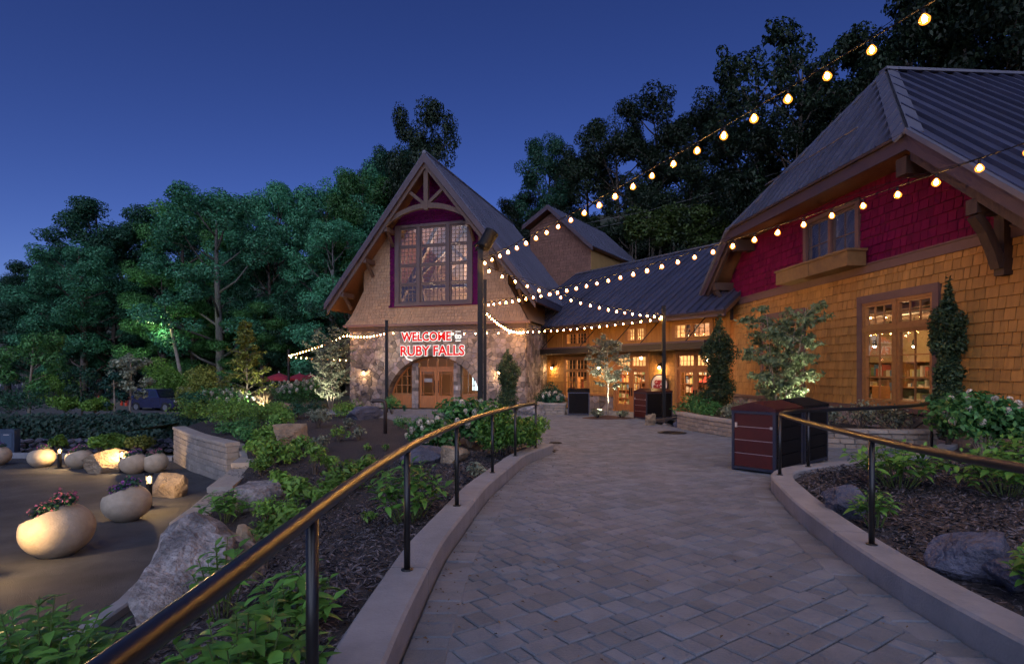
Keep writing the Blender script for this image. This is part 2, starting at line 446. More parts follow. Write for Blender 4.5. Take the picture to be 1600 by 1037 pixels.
def twig_tree(seed,H,W,stems=1,trunk=.3,nbr=14,leaf=.12,profile='round',per=7,droop=.5,tr=.012,spread=.0,asp=.45,sub=4):
    rng=random.Random(seed); rn=np.random.default_rng(seed); wood=MB(); P=[];Nn=[]
    def leaves(p,q,n):
        for k in range(n):
            f=rng.uniform(.25,1.05); c=p.lerp(q,f)+Vector((rng.gauss(0,.35),rng.gauss(0,.35),rng.gauss(-.15,.25)))*leaf
            P.append(tuple(c)); Nn.append((rng.gauss(0,.55),rng.gauss(0,.55),1.0-droop*rng.random()*1.6))
    for s in range(stems):
        a=s*6.283/stems+rng.random(); top=Vector((math.cos(a)*spread*rng.uniform(.5,1),math.sin(a)*spread*rng.uniform(.5,1),H*rng.uniform(.82,1.0) if s else H))
        st=[Vector((math.cos(a)*.05*(stems>1),math.sin(a)*.05*(stems>1),-.05)).lerp(top,t)+Vector((math.sin(t*5+s)*.03*W,math.cos(t*4+s)*.03*W,0))*(t*(1.4-t)) for t in (0,.2,.4,.6,.8,1)]
        r0=H*tr/math.sqrt(stems); wood.tube(st,[r0,r0*.85,r0*.65,r0*.45,r0*.28,.004],6)
        for k in range(nbr):
            t=trunk+(.98-trunk)*(k+rng.random()*.6)/nbr; u=(t-trunk)/(1-trunk)
            w={'round':math.sin(math.pi*min(1,.22+u*.74))**.8,'cone':1.05-u*.85,'vase':.55+.5*u*(1.25-u)*1.6,'column':.75-.25*u}[profile]
            j=min(4.999,t*5); i0=int(j); b=st[i0].lerp(st[i0+1],j-i0); L=W*.5*w*rng.uniform(.6,1.15)/(1 if stems==1 else 1.6); az=k*2.39996+s+rng.uniform(-.4,.4); el=rng.uniform(.25,.95)
            d=Vector((math.cos(az)*math.cos(el),math.sin(az)*math.cos(el),math.sin(el))); m=b+d*L*.55; e=b+d*L+Vector((0,0,-.10*L)); wood.tube([b,m,e],[r0*.32,r0*.2,.003],4); leaves(b.lerp(m,.5),e,per)
            for q in range(sub):
                f=rng.uniform(.3,.95); c=b.lerp(e,f); a2=az+rng.uniform(-1.3,1.3); l2=L*rng.uniform(.25,.5); e2=c+Vector((math.cos(a2)*l2,math.sin(a2)*l2,l2*rng.uniform(-.15,.6))); wood.tube([c,e2],[r0*.12,.002],3); leaves(c,e2,per)
    V,Q=leaf_quads(rn,np.array(P),np.array(Nn),leaf,asp); return wood,V,Q
def make_twig_tree(name,label,cat,seed,H,W,leaf_m,bark_m,loc,group=None,**kw):
    root=thing(name,label,cat,(0,0,0),group); wood,V,Q=twig_tree(seed,H,W,**kw)
    wood.build('trunk',bark_m,root,smooth=True); link('crown',arr_mesh('crown',V,Q),leaf_m,root); root.location=loc; return root
def make_column(name,label,cat,seed,H,W,leaf_m,bark_m,loc,n=9000,leaf=.085,base=.06):
    rng=random.Random(seed); root=thing(name,label,cat,(0,0,0)); wood=MB(); puffs=[]
    for s in range(3): wood.tube([(0.03*s-.03,0,-.05),(rng.uniform(-.06,.06),rng.uniform(-.06,.06),H*.5),(rng.uniform(-.1,.1)*W,rng.uniform(-.1,.1)*W,H*.9)],[.03,.02,.006],5)
    k=0; z=base*H
    while z<H*.99:
        t=z/H; w=W*.5*(.62+.5*math.sin(math.pi*min(1,.15+t*.72)))*(1 if t<.72 else max(.16,1-(t-.72)/.32)); lop=1+.34*math.sin(z*4.1+seed)+.2*math.sin(z*9.7)
        for q in range(3):
            a=k*2.4; k+=1; r=w*rng.uniform(.35,.72)*lop; s=w*rng.uniform(.26,.5); puffs.append(((r*math.cos(a),r*math.sin(a),z+rng.uniform(-.05,.05)),(s,s,s*1.25)))
        z+=W*.11
    wood.build('trunk',bark_m,root,smooth=True); V,Q=puff_leaves(seed,puffs,n,leaf,up=.5,asp=.45,inner=.2,jit=1.0); link('crown',arr_mesh('crown',V,Q),leaf_m,root); root.location=loc; return root
def make_tree(name,label,cat,seed,H,W,leaf_m,bark_m,loc=(0,0,0),rotz=0,group=None,**kw):
    root=thing(name,label,cat,(0,0,0),group); wood,V,Q=tree_parts(seed,H,W,**kw)
    wood.build('trunk',bark_m,root,smooth=True); link('crown',arr_mesh('crown',V,Q),leaf_m,root)
    root.location=loc; root.rotation_euler=(0,0,rotz); return root
def make_shrub(name,label,cat,seed,W,H,n,leaf,leaf_m,bark_m,loc=(0,0,0),group=None,up=.6,asp=.5,np_=9):
    rng=random.Random(seed); root=thing(name,label,cat,(0,0,0),group); st=MB(); puffs=[]
    for k in range(np_):
        az=k*2.4+rng.random(); r=W*.5*math.sqrt((k+.3)/np_)*.75; z=H*rng.uniform(.42,.85)*(1-.35*(r/(W*.5))**2)
        e=Vector((r*math.cos(az),r*math.sin(az),z)); st.tube([(0.02*math.cos(az),.02*math.sin(az),-.03),e*.5+Vector((0,0,.05*H)),e],[.012,.009,.004],4)
        s=W*rng.uniform(.17,.27); puffs.append((tuple(e),(s,s,min(s*.9,z*.9))))
    st.build('stem',bark_m,root); V,Q=puff_leaves(seed,puffs,n,leaf,up=up,asp=asp,inner=.25); V[:,2]=np.maximum(V[:,2],.01)
    link('foliage',arr_mesh('foliage',V,Q),leaf_m,root); root.location=loc; return root
def big_leaf(name, L, W, droop, fold):
    """ovate leaf along +x from its stalk"""
    m=MB(); xs=[0,.18,.42,.7,1.0]; ws=[.05,.62,1.0,.66,.02]; vs=[]
    for x,w in zip(xs,ws):
        z=-droop*L*x*x
        vs+=[(x*L,-w*W/2,z+fold*w*W*.5),(x*L,0,z),(x*L,w*W/2,z+fold*w*W*.5)]
    fs=[]
    for i in range(4):
        a=i*3; fs+=[(a,a+3,a+4,a+1),(a+1,a+4,a+5,a+2)]
    return m.add(vs,fs).mesh(name,None,True)
# ------------------------------------------------------------------ materials
M_TAN=(mat('tan_shingle',(.42,.212,.056),.8,var=.22,vscale=9,rnd=.15,bump=.35,bscale=60,stretch=(1,1,.12)),
       mat('tan_shingle_field',(.42,.212,.056),.8,var=.22,vscale=9,rnd=.15,rsrc='island',bump=.35,bscale=60,stretch=(1,1,.12)))
M_MAG=(mat('crimson_shingle',(.15,.004,.045),.75,spec=.15,var=.18,vscale=8,rnd=.16,bump=.3,bscale=60,stretch=(1,1,.12)),
       mat('crimson_shingle_field',(.15,.004,.045),.75,spec=.15,var=.18,vscale=8,rnd=.16,rsrc='island',bump=.3,bscale=60,stretch=(1,1,.12)))
M_TANM=(mat('buff_shingle',(.34,.215,.13),.8,var=.12,vscale=9,rnd=.12),mat('buff_shingle_field',(.34,.215,.13),.8,var=.12,vscale=9,rnd=.12,rsrc='island'))
M_MAGM=(mat('plum_shingle',(.085,.002,.055),.75,spec=.15,var=.15,vscale=8,rnd=.14),mat('plum_shingle_field',(.085,.002,.055),.75,spec=.15,var=.15,vscale=8,rnd=.14,rsrc='island'))
M_BRN=(mat('brown_shingle',(.20,.10,.075),.8,var=.15,vscale=8,rnd=.16),mat('brown_shingle_field',(.20,.10,.075),.8,var=.15,vscale=8,rnd=.16,rsrc='island'))
M_TRIM=mat('mauve_trim',(.15,.085,.08),.6,var=.12,vscale=5,bump=.15,bscale=30)
M_TIMB2=mat('truss_timber',(.095,.055,.042),.6,var=.3,vscale=14,bump=.3,bscale=40,stretch=(1,1,.2))
M_TIMBER=mat('dark_timber',(.055,.032,.026),.6,var=.3,vscale=14,bump=.3,bscale=40,stretch=(1,1,.2))
M_SOFFIT=mat('soffit_board',(.15,.065,.03),.6,var=.25,vscale=10,bump=.2)
M_DOOR=mat('door_wood',(.40,.155,.05),.42,var=.22,vscale=12,bump=.12,bscale=50,stretch=(1,1,.15))
M_SASH=mat('sash_wood',(.36,.16,.055),.45,var=.2,vscale=12)
M_WFRAME=mat('window_casing',(.095,.062,.062),.55,var=.1)
M_ROOF=mat('roof_metal',(.085,.088,.14),.38,metal=.35,var=.16,vscale=1.1,rnd=.14,bump=.10,bscale=2.5)
M_CAP=mat('ridge_metal',(.15,.145,.175),.4,metal=.2,var=.12,vscale=2)
M_FASCIA=mat('fascia_board',(.070,.046,.060),.5,var=.14,vscale=4,bump=.12)
M_STONE=(mat('field_stone',(.27,.215,.175),.85,var=.3,vscale=7,rnd=.55,tint=(.20,.17,.19),tintscale=1.7,tintamt=.85,bump=.7,bscale=22),
         mat('field_stone_small',(.27,.215,.175),.85,var=.3,vscale=7,rnd=.55,rsrc='island',tint=(.20,.17,.19),tintscale=1.7,tintamt=.85,bump=.7,bscale=22))
M_MORTAR=mat('mortar',(.25,.20,.16),.95,var=.2,vscale=20,bump=.4,bscale=60)
M_PAVER=(mat('paver',(.132,.160,.202),.75,var=.26,vscale=2.6,rnd=.18,tint=(.172,.158,.165),tintscale=.9,tintamt=.4,bump=.6,bscale=60),
         mat('paver_field',(.132,.160,.202),.75,var=.26,vscale=2.6,rnd=.18,rsrc='island',tint=(.172,.158,.165),tintscale=.9,tintamt=.4,bump=.6,bscale=60))
M_SAND=mat('joint_sand',(.045,.04,.04),.95,var=.3,vscale=30)
M_CONC=mat('kerb_concrete',(.245,.255,.285),.8,var=.18,vscale=4,tint=(.19,.195,.21),tintscale=1.3,tintamt=.6,bump=.3,bscale=55)
M_BLOCK=mat('wall_block',(.28,.25,.22),.85,var=.2,vscale=9,rnd=.16,bump=.7,bscale=26)
M_CAPST=mat('cap_stone',(.32,.29,.26),.8,var=.14,vscale=8,rnd=.10,bump=.4,bscale=40)
M_MULCH=mat('mulch',(.034,.029,.032),.95,var=.5,vscale=18,bump=1,bscale=40)
M_CHIP=mat('mulch_chip',(.088,.078,.088),.85,rnd=.9,rsrc='island')
M_SOIL=mat('soil',(.035,.025,.02),.95,var=.4,vscale=20,bump=.8,bscale=30)
M_ASPH=mat('asphalt',(.070,.071,.078),.85,var=.3,vscale=2.2,tint=(.036,.035,.038),tintscale=.9,tintamt=.85,bump=1,bscale=90)
M_ROAD=mat('road_asphalt',(.07,.07,.075),.85,var=.2,vscale=1.5,bump=.5,bscale=60)
M_GROUND=mat('leaf_litter',(.035,.04,.022),.95,var=.5,vscale=.8,bump=.8,bscale=4)
M_BLACK=mat('black_rail',(.012,.011,.011),.33,spec=.55)
M_POST=mat('black_post',(.010,.010,.012),.5,spec=.25)
M_STEEL=mat('blued_steel_frame',(.05,.055,.085),.4,metal=.5)
M_REDSLAT=mat('red_slat',(.065,.008,.006),.45,var=.2,vscale=8,rnd=.1)
M_DARKPAN=mat('black_panel',(.010,.009,.010),.8,spec=.12)
M_SILVER=mat('pale_metal',(.55,.5,.5),.35,metal=.6)
M_BOWL=mat('planter_concrete',(.44,.37,.28),.75,var=.16,vscale=9,tint=(.33,.27,.19),tintscale=3.0,tintamt=.75,bump=.35,bscale=45)
M_ROCKG=mat('grey_boulder',(.34,.32,.32),.9,var=.6,vscale=16,tint=(.07,.07,.08),tintscale=2.6,tintamt=.9,bump=3,bscale=24)
M_ROCKB=mat('slate_boulder',(.105,.11,.16),.8,var=.4,vscale=4,tint=(.05,.05,.07),tintscale=1.8,tintamt=.8,bump=3,bscale=22)
M_ROCKT=mat('tan_boulder',(.36,.28,.19),.9,var=.35,vscale=4,tint=(.18,.13,.09),tintscale=2.4,tintamt=.85,bump=3,bscale=22)
M_BARK=mat('bark',(.10,.08,.065),.9,var=.4,vscale=6,bump=.8,bscale=20)
M_TRUNK=mat('woodland_trunk',(.15,.145,.13),.9,var=.35,vscale=6,bump=.5)
M_PALEBARK=mat('pale_bark',(.36,.31,.25),.85,var=.3,vscale=8,bump=.4)
def leafm(n,c,rnd=.45,tr=.25,rough=.5,var=.25,vs=.6): return mat(n,c,rough,ornd=.34,rnd=rnd,rsrc='island',trans=tr,var=var,vscale=vs,spec=.35)
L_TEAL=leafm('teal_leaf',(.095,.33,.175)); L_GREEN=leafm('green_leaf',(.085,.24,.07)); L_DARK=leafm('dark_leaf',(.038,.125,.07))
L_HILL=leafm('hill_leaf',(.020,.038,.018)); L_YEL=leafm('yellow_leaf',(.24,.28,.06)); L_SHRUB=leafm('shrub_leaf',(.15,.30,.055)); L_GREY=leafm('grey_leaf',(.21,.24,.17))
L_COL=leafm('column_leaf',(.06,.105,.05)); L_IVY=leafm('ivy_leaf',(.022,.062,.045),rnd=.6); L_BIG=mat('glossy_leaf',(.105,.25,.045),.42,rnd=.4,rsrc='object',trans=.22,spec=.4)
L_WHITE=leafm('white_petal',(.62,.58,.50),rnd=.2); L_PURP=leafm('purple_petal',(.22,.06,.32),rnd=.4); L_PINK=leafm('pink_petal',(.5,.16,.25),rnd=.4)
G_CLEAR=glassy('shop_glass',(.97,.97,.97),.03,top=.22); G_REFL=glassy('upper_glass',(.85,.85,.86),.09)
E_BULB=glow('filament',(1,.55,.18),430); E_HALO=glassy('bulb_halo_glass',(1,.86,.6),.03,.05,(1,.30,.03),1.5,top=.15); E_LANT=glassy('lantern_glass',(1,.9,.7),.03,.05,(1,.62,.28),5)  # string bulbs' orange halo is put into their glass as emission
M_SHEATH=mat('wall_sheathing',(.05,.035,.025),.9)
E_WARM=glow('warm_lamp',(1,.66,.30),60); E_ROOM=glow('ceiling_lamp',(1,.74,.42),60); E_COOL=glow('street_lamp_lens',(.75,.95,1),60)
E_SIGN=glow('sign_halo',(1,.93,.88),1.15); E_SIGNRED=glow('sign_red',(.85,.012,.015),1.0); E_SCREEN=glow('bright_screen',(.75,.95,1),2.2)
def lamp(name, loc, energy, col=(1,.62,.28), r=.05, parent=None):
    d=bpy.data.lights.new(name,'POINT'); d.energy=energy; d.color=col; d.shadow_soft_size=r
    o=bpy.data.objects.new(name,d); COL.objects.link(o)
    if parent is not None:
        o.parent=parent
        if parent.type=='EMPTY': o.matrix_parent_inverse=Matrix.Translation(-Vector(parent.location))
    o.location=loc; return o
def spot(name, loc, target, energy, col=(1,.86,.62), ang=60, parent=None, blend=.5):
    d=bpy.data.lights.new(name,'SPOT'); d.energy=energy; d.color=col; d.spot_size=R(ang); d.spot_blend=blend; d.shadow_soft_size=.04
    o=bpy.data.objects.new(name,d); COL.objects.link(o)
    if parent is not None:
        o.parent=parent
        if parent.type=='EMPTY': o.matrix_parent_inverse=Matrix.Translation(-Vector(parent.location))
    o.location=loc; o.rotation_euler=(Vector(target)-Vector(loc)).to_track_quat('-Z','Y').to_euler(); return o
# ------------------------------------------------------------------ the setting: ground, lot, road, beds, plaza
def lerp_tab(tab, y):
    if y<=tab[0][0]: return tab[0][1]
    for (a,p),(b,q) in zip(tab,tab[1:]):
        if y<=b: return p+(q-p)*(y-a)/(b-a)
    return tab[-1][1]
def smooth_tab(tab):
    """the table resampled as a smooth curve"""
    ys=np.linspace(tab[0][0],tab[-1][0],240); xs=np.array([lerp_tab(tab,y) for y in ys])
    k=np.ones(13)/13; xs=np.convolve(np.pad(xs,6,mode='edge'),k,'valid'); return list(zip(ys.tolist(),xs.tolist()))
LEFT_KERB=smooth_tab([(-5,-.42),(1,-.555),(2.16,-.61),(3.2,-.645),(4.9,-.61),(7.5,-.34),(10.6,.24),(12.4,.95)])
LEFT_EDGE=LEFT_KERB+[(12.9,.95),(13.6,.6),(15,-.2),(17,-1.6),(19,-3.0),(21,-4.2),(22.5,-4.9),(24,-6.2),(26,-9),(31,-10)]
WALL_X=[(-5,-3.9),(6.3,-4.35),(7.63,-4.85),(9.07,-5.4),(10.9,-5.9),(13,-6.4),(15.5,-7.7),(18.6,-11),(24,-12.5),(31,-13)]
WALL_Z=[(-5,-.92),(8.85,-1.14),(9.02,-.90),(10.9,-.80),(13,-.62),(14.5,-.42),(18,-.36),(31,-.40)]
def lot_z(y): return -.85-.03*y
def bed_z(x,y):
    xl=lerp_tab(WALL_X,y); xr=lerp_tab(LEFT_EDGE,y)-.3; t=min(1,max(0,(x-xl)/max(.1,xr-xl)))
    zr=pz(y)+(.10 if y<12.4 else .02); zl=lerp_tab(WALL_Z,y); s=t*t*(3-2*t)*.5+t*.5
    return zl+(zr-zl)*s+.05*mnoise.noise(Vector((x*.9,y*.9,0)))*(1 if .05<t<.95 else 0)
def on_bed(px,py):
    lo,Y=None,1.5
    while Y<34:
        X=(px-800)/FPX*Y; z=CAMZ+(578-py)/FPX*Y
        if z<=bed_z(X,Y): return Vector((X,Y,bed_z(X,Y)))
        Y+=.04
    return at(px,py,30)
def on_lot(px,py):
    Y=2.45/((py-578)/FPX-.03); return Vector(((px-800)/FPX*Y,Y,lot_z(Y)))
def hill(x,y):
    d=(y-(50-.50*x))*.87
    if x<-5: d=(y-(52-.55*x))*.87
    h=.0 if d<0 else .55*d*min(1,d/10)
    return min(34,h)
def gz(x,y): return -1.62+hill(x,y)

# ground sheet to the horizon
xs=np.concatenate([np.linspace(-900,-120,14),np.linspace(-110,110,89),np.linspace(120,900,14)]); ys=np.concatenate([np.linspace(-300,-20,8),np.linspace(-15,170,75),np.linspace(190,1200,12)])
V=[(x,y,gz(x,y)+(.25*mnoise.noise(Vector((x*.11,y*.11,3))) if hill(x,y)>.5 else 0)) for y in ys for x in xs]
nx=len(xs); Fq=[(j*nx+i,j*nx+i+1,(j+1)*nx+i+1,(j+1)*nx+i) for j in range(len(ys)-1) for i in range(nx-1)]
tag(link('ground',arr_mesh('ground',V,Fq),M_GROUND),kind='structure')
# parking lot below the path
V=[];Fq=[]
ly=[-6+.5*i for i in range(53)]
for y in ly: V+=[(-60,y,lot_z(y)),(-30,y,lot_z(y)),(-16,y,lot_z(y)),(lerp_tab(WALL_X,y)+.5,y,lot_z(y))]
for j in range(len(ly)-1): Fq+=[(j*4+i,j*4+i+1,(j+1)*4+i+1,(j+1)*4+i) for i in range(3)]
tag(link('parking_lot',arr_mesh('parking_lot',V,Fq),M_ASPH),kind='structure')
# upper road and its parking bay
V=[(-95,44,-1.2),(-60,30,-1.46),(-34,25.5,-1.46),(-10,25.5,-1.46),(-9.5,44,-1.46),(-24,50,-1.45),(-44,66,-1.3),(-60,82,-.9),(-105,100,.6),(-120,80,.2)]
tag(MB().add(V,[tuple(range(len(V)))]).build('road',M_ROAD),kind='structure')
# kerb of the lot's far side
def ribbon(pts, w, z0f, z1f, side=1):
    """kerb solid along a plan polyline: w wide to the left of travel*side"""
    m=MB(); n=len(pts); vs=[]
    for i,(x,y) in enumerate(pts):
        a=Vector(pts[max(0,i-1)]); b=Vector(pts[min(n-1,i+1)]); d=(b-a).normalized(); nn=Vector((-d.y,d.x))*side
        q=(x+nn.x*w,y+nn.y*w); e=.02
        i1=(x+nn.x*e,y+nn.y*e); q1=(x+nn.x*(w-e),y+nn.y*(w-e))
        vs+=[(x,y,z0f(x,y)),(x,y,z1f(x,y)-e),(*i1,z1f(x,y)),(*q1,z1f(*q)),(*q,z1f(*q)-e),(*q,z0f(*q))]
    fs=[]
    for i in range(n-1):
        a=i*6; fs+=[(a+k,a+k+6,a+k+7,a+k+1) for k in range(5)]
    fs+=[tuple(range(6)),tuple(range(n*6-1,n*6-7,-1))]
    m.add(vs,fs); return m
pts=[(-40,20.6),(-25,20.0),(-16,19.6),(-11.3,18.9)]
tag(ribbon(pts,.28,lambda x,y:lot_z(20)-.1,lambda x,y:lot_z(19.6)+.16).build('lot_kerb',M_CONC),kind='structure')
pts=[(-58,31.5),(-34,27.0),(-20,26.4),(-10.5,26.4)]
tag(ribbon(pts,.25,lambda x,y:-1.6,lambda x,y:-1.30).build('road_kerb',M_CONC),kind='structure')
pts=[(-70,66),(-46,56),(-30,49),(-12,45)]
tag(ribbon(pts,.3,lambda x,y:-1.6,lambda x,y:-1.28).build('road_edge',M_CONC),kind='structure')
pts=[(-4.95,8.3),(-4.72,7.4),(-4.38,6.3),(-4.2,5),(-4.05,3),(-3.9,-4)]
tag(ribbon(pts,.18,lambda x,y:lot_z(y)-.1,lambda x,y:lot_z(y)+.1).build('lot_edging',M_CONC),kind='structure')
# mulch bed between the path and the lot
V=[];Fq=[];NY,NT=150,46
for j in range(NY):
    y=-4+35*(j/(NY-1))**1.35; xl=lerp_tab(WALL_X,y)+(.40 if 9.0<y<16.9 else 0); xr=lerp_tab(LEFT_EDGE,y)+(-.05 if y<12.4 else .12)
    for i in range(NT):
        x=xl+(xr-xl)*i/(NT-1); V.append((x,y,bed_z(x,y)+.018*mnoise.noise(Vector((x*7,y*7,1)))+(-.05 if y>12.4 and i==NT-1 else 0)))
Fq=[(j*NT+i,j*NT+i+1,(j+1)*NT+i+1,(j+1)*NT+i) for j in range(NY-1) for i in range(NT-1)]
o=link('mulch_bed',arr_mesh('mulch_bed',V,Fq),M_MULCH); tag(o,kind='structure'); o.data.polygons.foreach_set('use_smooth',[True]*len(Fq))
# bank between the bed and the upper road, by the main building
V=[(-13,18.8,-.45),(-13,24.6,-.45),(-9.2,31,-.5),(-9.5,52,-.5),(-22,52,-.9),(-14.5,26,-.9)]
tag(MB().add(V,[tuple(range(6))]).build('terrace',M_GROUND),kind='structure')

# right-hand bed
RK=[(2.74,-4),(2.74,1),(2.74,3.2),(2.79,4.14),(2.98,5.3),(3.26,6.6),(3.55,7.6),(3.72,8.2),(4.0,8.75),(4.4,9.15),(5.0,9.5),(6.2,10.0),(7.6,10.8),(8.9,12.0),(9.5,12.6)]
def smooth_pts(p,it=2):
    for _ in range(it):
        q=[p[0]]
        for a,b in zip(p,p[1:]): q+=[(a[0]*.75+b[0]*.25,a[1]*.75+b[1]*.25),(a[0]*.25+b[0]*.75,a[1]*.25+b[1]*.75)]
        p=q+[p[-1]]
    return p
RKS=smooth_pts(RK)
def kerb_run(pts,side):
    """cast kerb in sections about 2.3 m long with open joints over a dark core"""
    cp=[]
    for i,(x,y) in enumerate(pts):
        d=(Vector(pts[min(len(pts)-1,i+1)])-Vector(pts[max(0,i-1)])).normalized(); cp.append((x-d.y*side*.014,y+d.x*side*.014))
    core=ribbon(cp,.272,lambda x,y:pz(y)-.25,lambda x,y:pz(y)+.165,side=side).build('kerb',M_SAND); tag(core,kind='structure')
    seg=[pts[0]]; acc=0.0
    for a,b in zip(pts,pts[1:]):
        L=math.hypot(b[0]-a[0],b[1]-a[1]); k=max(1,int(L/.08))
        for i in range(1,k+1):
            p=(a[0]+(b[0]-a[0])*i/k,a[1]+(b[1]-a[1])*i/k); acc+=L/k; seg.append(p)
            if acc>2.3:
                ribbon(seg[:-1] if len(seg)>3 else seg,.30,lambda x,y:pz(y)-.3,lambda x,y:pz(y)+.19,side=side).build('kerb_section',M_CONC,core)
                q0,q1=seg[-2],seg[-1]; l=math.hypot(q1[0]-q0[0],q1[1]-q0[1]) or 1; g=.010/l if l>.012 else .5
                seg=[(q0[0]+(q1[0]-q0[0])*g,q0[1]+(q1[1]-q0[1])*g),p] if g<1 else [p]; acc=0.0
    if len(seg)>2: ribbon(seg,.30,lambda x,y:pz(y)-.3,lambda x,y:pz(y)+.19,side=side).build('kerb_section',M_CONC,core)
    return core
right_kerb=kerb_run(RKS,-1)
LKS=[(x,y) for y,x in LEFT_KERB if y<12.45]
left_kerb=kerb_run(LKS,1)
V=[];Fq=[]
for y in np.linspace(-4,12.6,60):
    best=[p for p in RKS]; 
    xs_=[x for x,yy in RKS if yy<=y+.01]; xk=None
    for (a,b),(c,d) in zip(RKS,RKS[1:]):
        if b<=y<=d or d<=y<=b: xk=a+(c-a)*(y-b)/((d-b) or 1); break
    if xk is None: xk=9.5
    for i in range(24):
        x=xk+.12+(11.5-xk)*i/23; V.append((x,y,pz(y)+.07+.14*min(1,(x-xk)/3)+.02*mnoise.noise(Vector((x*5,y*5,2)))))
Fq=[(j*24+i,j*24+i+1,(j+1)*24+i+1,(j+1)*24+i) for j in range(59) for i in range(23)]
o=link('planting_bed',arr_mesh('planting_bed',V,Fq),M_MULCH); tag(o,kind='structure')
def rbz(x,y): return pz(y)+.07+.12
# raised bed behind the block wall
BW=[(9.75,13.0),(8.6,12.95),(7.4,13.25),(6.6,14.0),(5.95,15.5),(5.5,17.4),(5.42,18.7)]
BWS=smooth_pts(BW)
RBED=BWS+[(5.2,19.6),(5.0,20.6),(5.3,21.8),(6.3,22.4),(7.6,23.2),(8.9,24.2),(9.0,23.6),(9.9,13.0)]
tag(MB().add([(x,y,pz(y)+(.34 if i<len(BWS) else .06 if i<len(BWS)+5 else .3)) for i,(x,y) in enumerate(RBED)],[tuple(range(len(RBED)))]).build('raised_bed',M_MULCH),kind='structure')

def inside(poly,x,y):
    c=False; n=len(poly)
    for i in range(n):
        x1,y1=poly[i]; x2,y2=poly[i-1]
        if (y1>y)!=(y2>y) and x<(x2-x1)*(y-y1)/(y2-y1)+x1: c=not c
    return c
PLAZA=[(x,y) for y,x in LEFT_EDGE[::4] if y<12.3]+[(.95,12.4)]+[(x,y) for y,x in LEFT_EDGE if y>=12.45]+[(-9.2,31.9),(.55,28.7),(2.3,33.0),(8.4,23.9)]+[(7.6,23.2),(6.3,22.4),(5.3,21.8),(5.0,20.6),(5.2,19.6)]+BWS[::-1]+RKS[::-1]
bed=MB().add([(x,y,pz(y)-.05) for x,y in PLAZA],[tuple(range(len(PLAZA)))])
plaza=bed.build('paving',M_SAND); tag(plaza,kind='structure')
rng=random.Random(11); items=[]; th=R(35); cu,su=math.cos(th),math.sin(th)
def paver(poly,z0,bev=.008):
    n=len(poly); cx=sum(p[0] for p in poly)/n; cyy=sum(p[1] for p in poly)/n
    tx,ty,dz=rng.uniform(-.006,.006),rng.uniform(-.006,.006),rng.uniform(-.004,.004)
    def zz(x,y,d): return pz(y)+z0+dz+tx*(x-cx)+ty*(y-cyy)+d
    def ins(p,s):
        l=math.hypot(p[0]-cx,p[1]-cyy) or 1; return (p[0]-(p[0]-cx)/l*s,p[1]-(p[1]-cyy)/l*s)
    g_=rng.uniform(.004,.008); o_=[ins(p,g_) for p in poly]; t_=[ins(p,g_+bev*1.8) for p in poly]
    vs=[(x,y,pz(y)-.05) for x,y in o_]+[(x,y,zz(x,y,-bev)) for x,y in o_]+[(x,y,zz(x,y,0)) for x,y in t_]
    fs=[(k,(k+1)%n,(k+1)%n+n,k+n) for k in range(n)]+[(k+n,(k+1)%n+n,(k+1)%n+2*n,k+2*n) for k in range(n)]+[tuple(range(2*n,3*n))]
    items.append((MB().add(vs,fs),Vector((cx,cyy,pz(cyy))),area(poly)))
# border course along both kerbs
def border(pts,side,w=.27):
    acc=0; out=[pts[0]]
    dense=[]
    for (a,b),(c,d) in zip(pts,pts[1:]):
        k=max(1,int(math.hypot(c-a,d-b)/.01))
        dense+=[(a+(c-a)*i/k,b+(d-b)*i/k) for i in range(k)]
    i=0
    while i<len(dense)-2:
        L=rng.choice([.15,.2,.27]); j=min(len(dense)-1,i+int(L/.01))
        q=[]
        for k,off in ((i,0.012),(j,0.012),(j,w),(i,w)):
            a=Vector(dense[max(0,k-2)]); b=Vector(dense[min(len(dense)-1,k+2)]); d=(b-a).normalized(); nn=Vector((-d.y,d.x))*side
            q.append((dense[k][0]+nn.x*off,dense[k][1]+nn.y*off))
        if side>0: pass
        ar=sum(q[m][0]*q[(m+1)%4][1]-q[(m+1)%4][0]*q[m][1] for m in range(4))
        if ar<0: q=q[::-1]
        if q[0][1]>1.0: paver(q,.006)
        i=j
border([p for p in LKS if p[1]>.5],-1); border([p for p in RKS if p[1]>.5 and p[0]<8.8],1)
LKN=[p for p in LKS]; RKN=RKS
def near_kerb(x,y):
    if y<12.4 and x<lerp_tab(LEFT_EDGE,y)+.12: return True
    return False
r=-12.0
while r<32:
    h=rng.choice([.15,.18,.18,.22]); s=-30.0+rng.random()
    while s<34:
        l=rng.choice([.11,.15,.18,.22,.26]); cx=(s+l/2)*cu-(r+h/2)*su; cyy=(s+l/2)*su+(r+h/2)*cu
        if 1.0<cyy<30 and -10.5<cx<9.8 and not near_kerb(cx,cyy) and inside(PLAZA,cx,cyy):
            q=[(a*cu-b*su,a*su+b*cu) for a,b in ((s,r),(s+l,r),(s+l,r+h),(s,r+h))]; paver(q,0.0)
        s+=l
    r+=h
pieces(items,'paver',M_PAVER[0],M_PAVER[1],plaza,295)
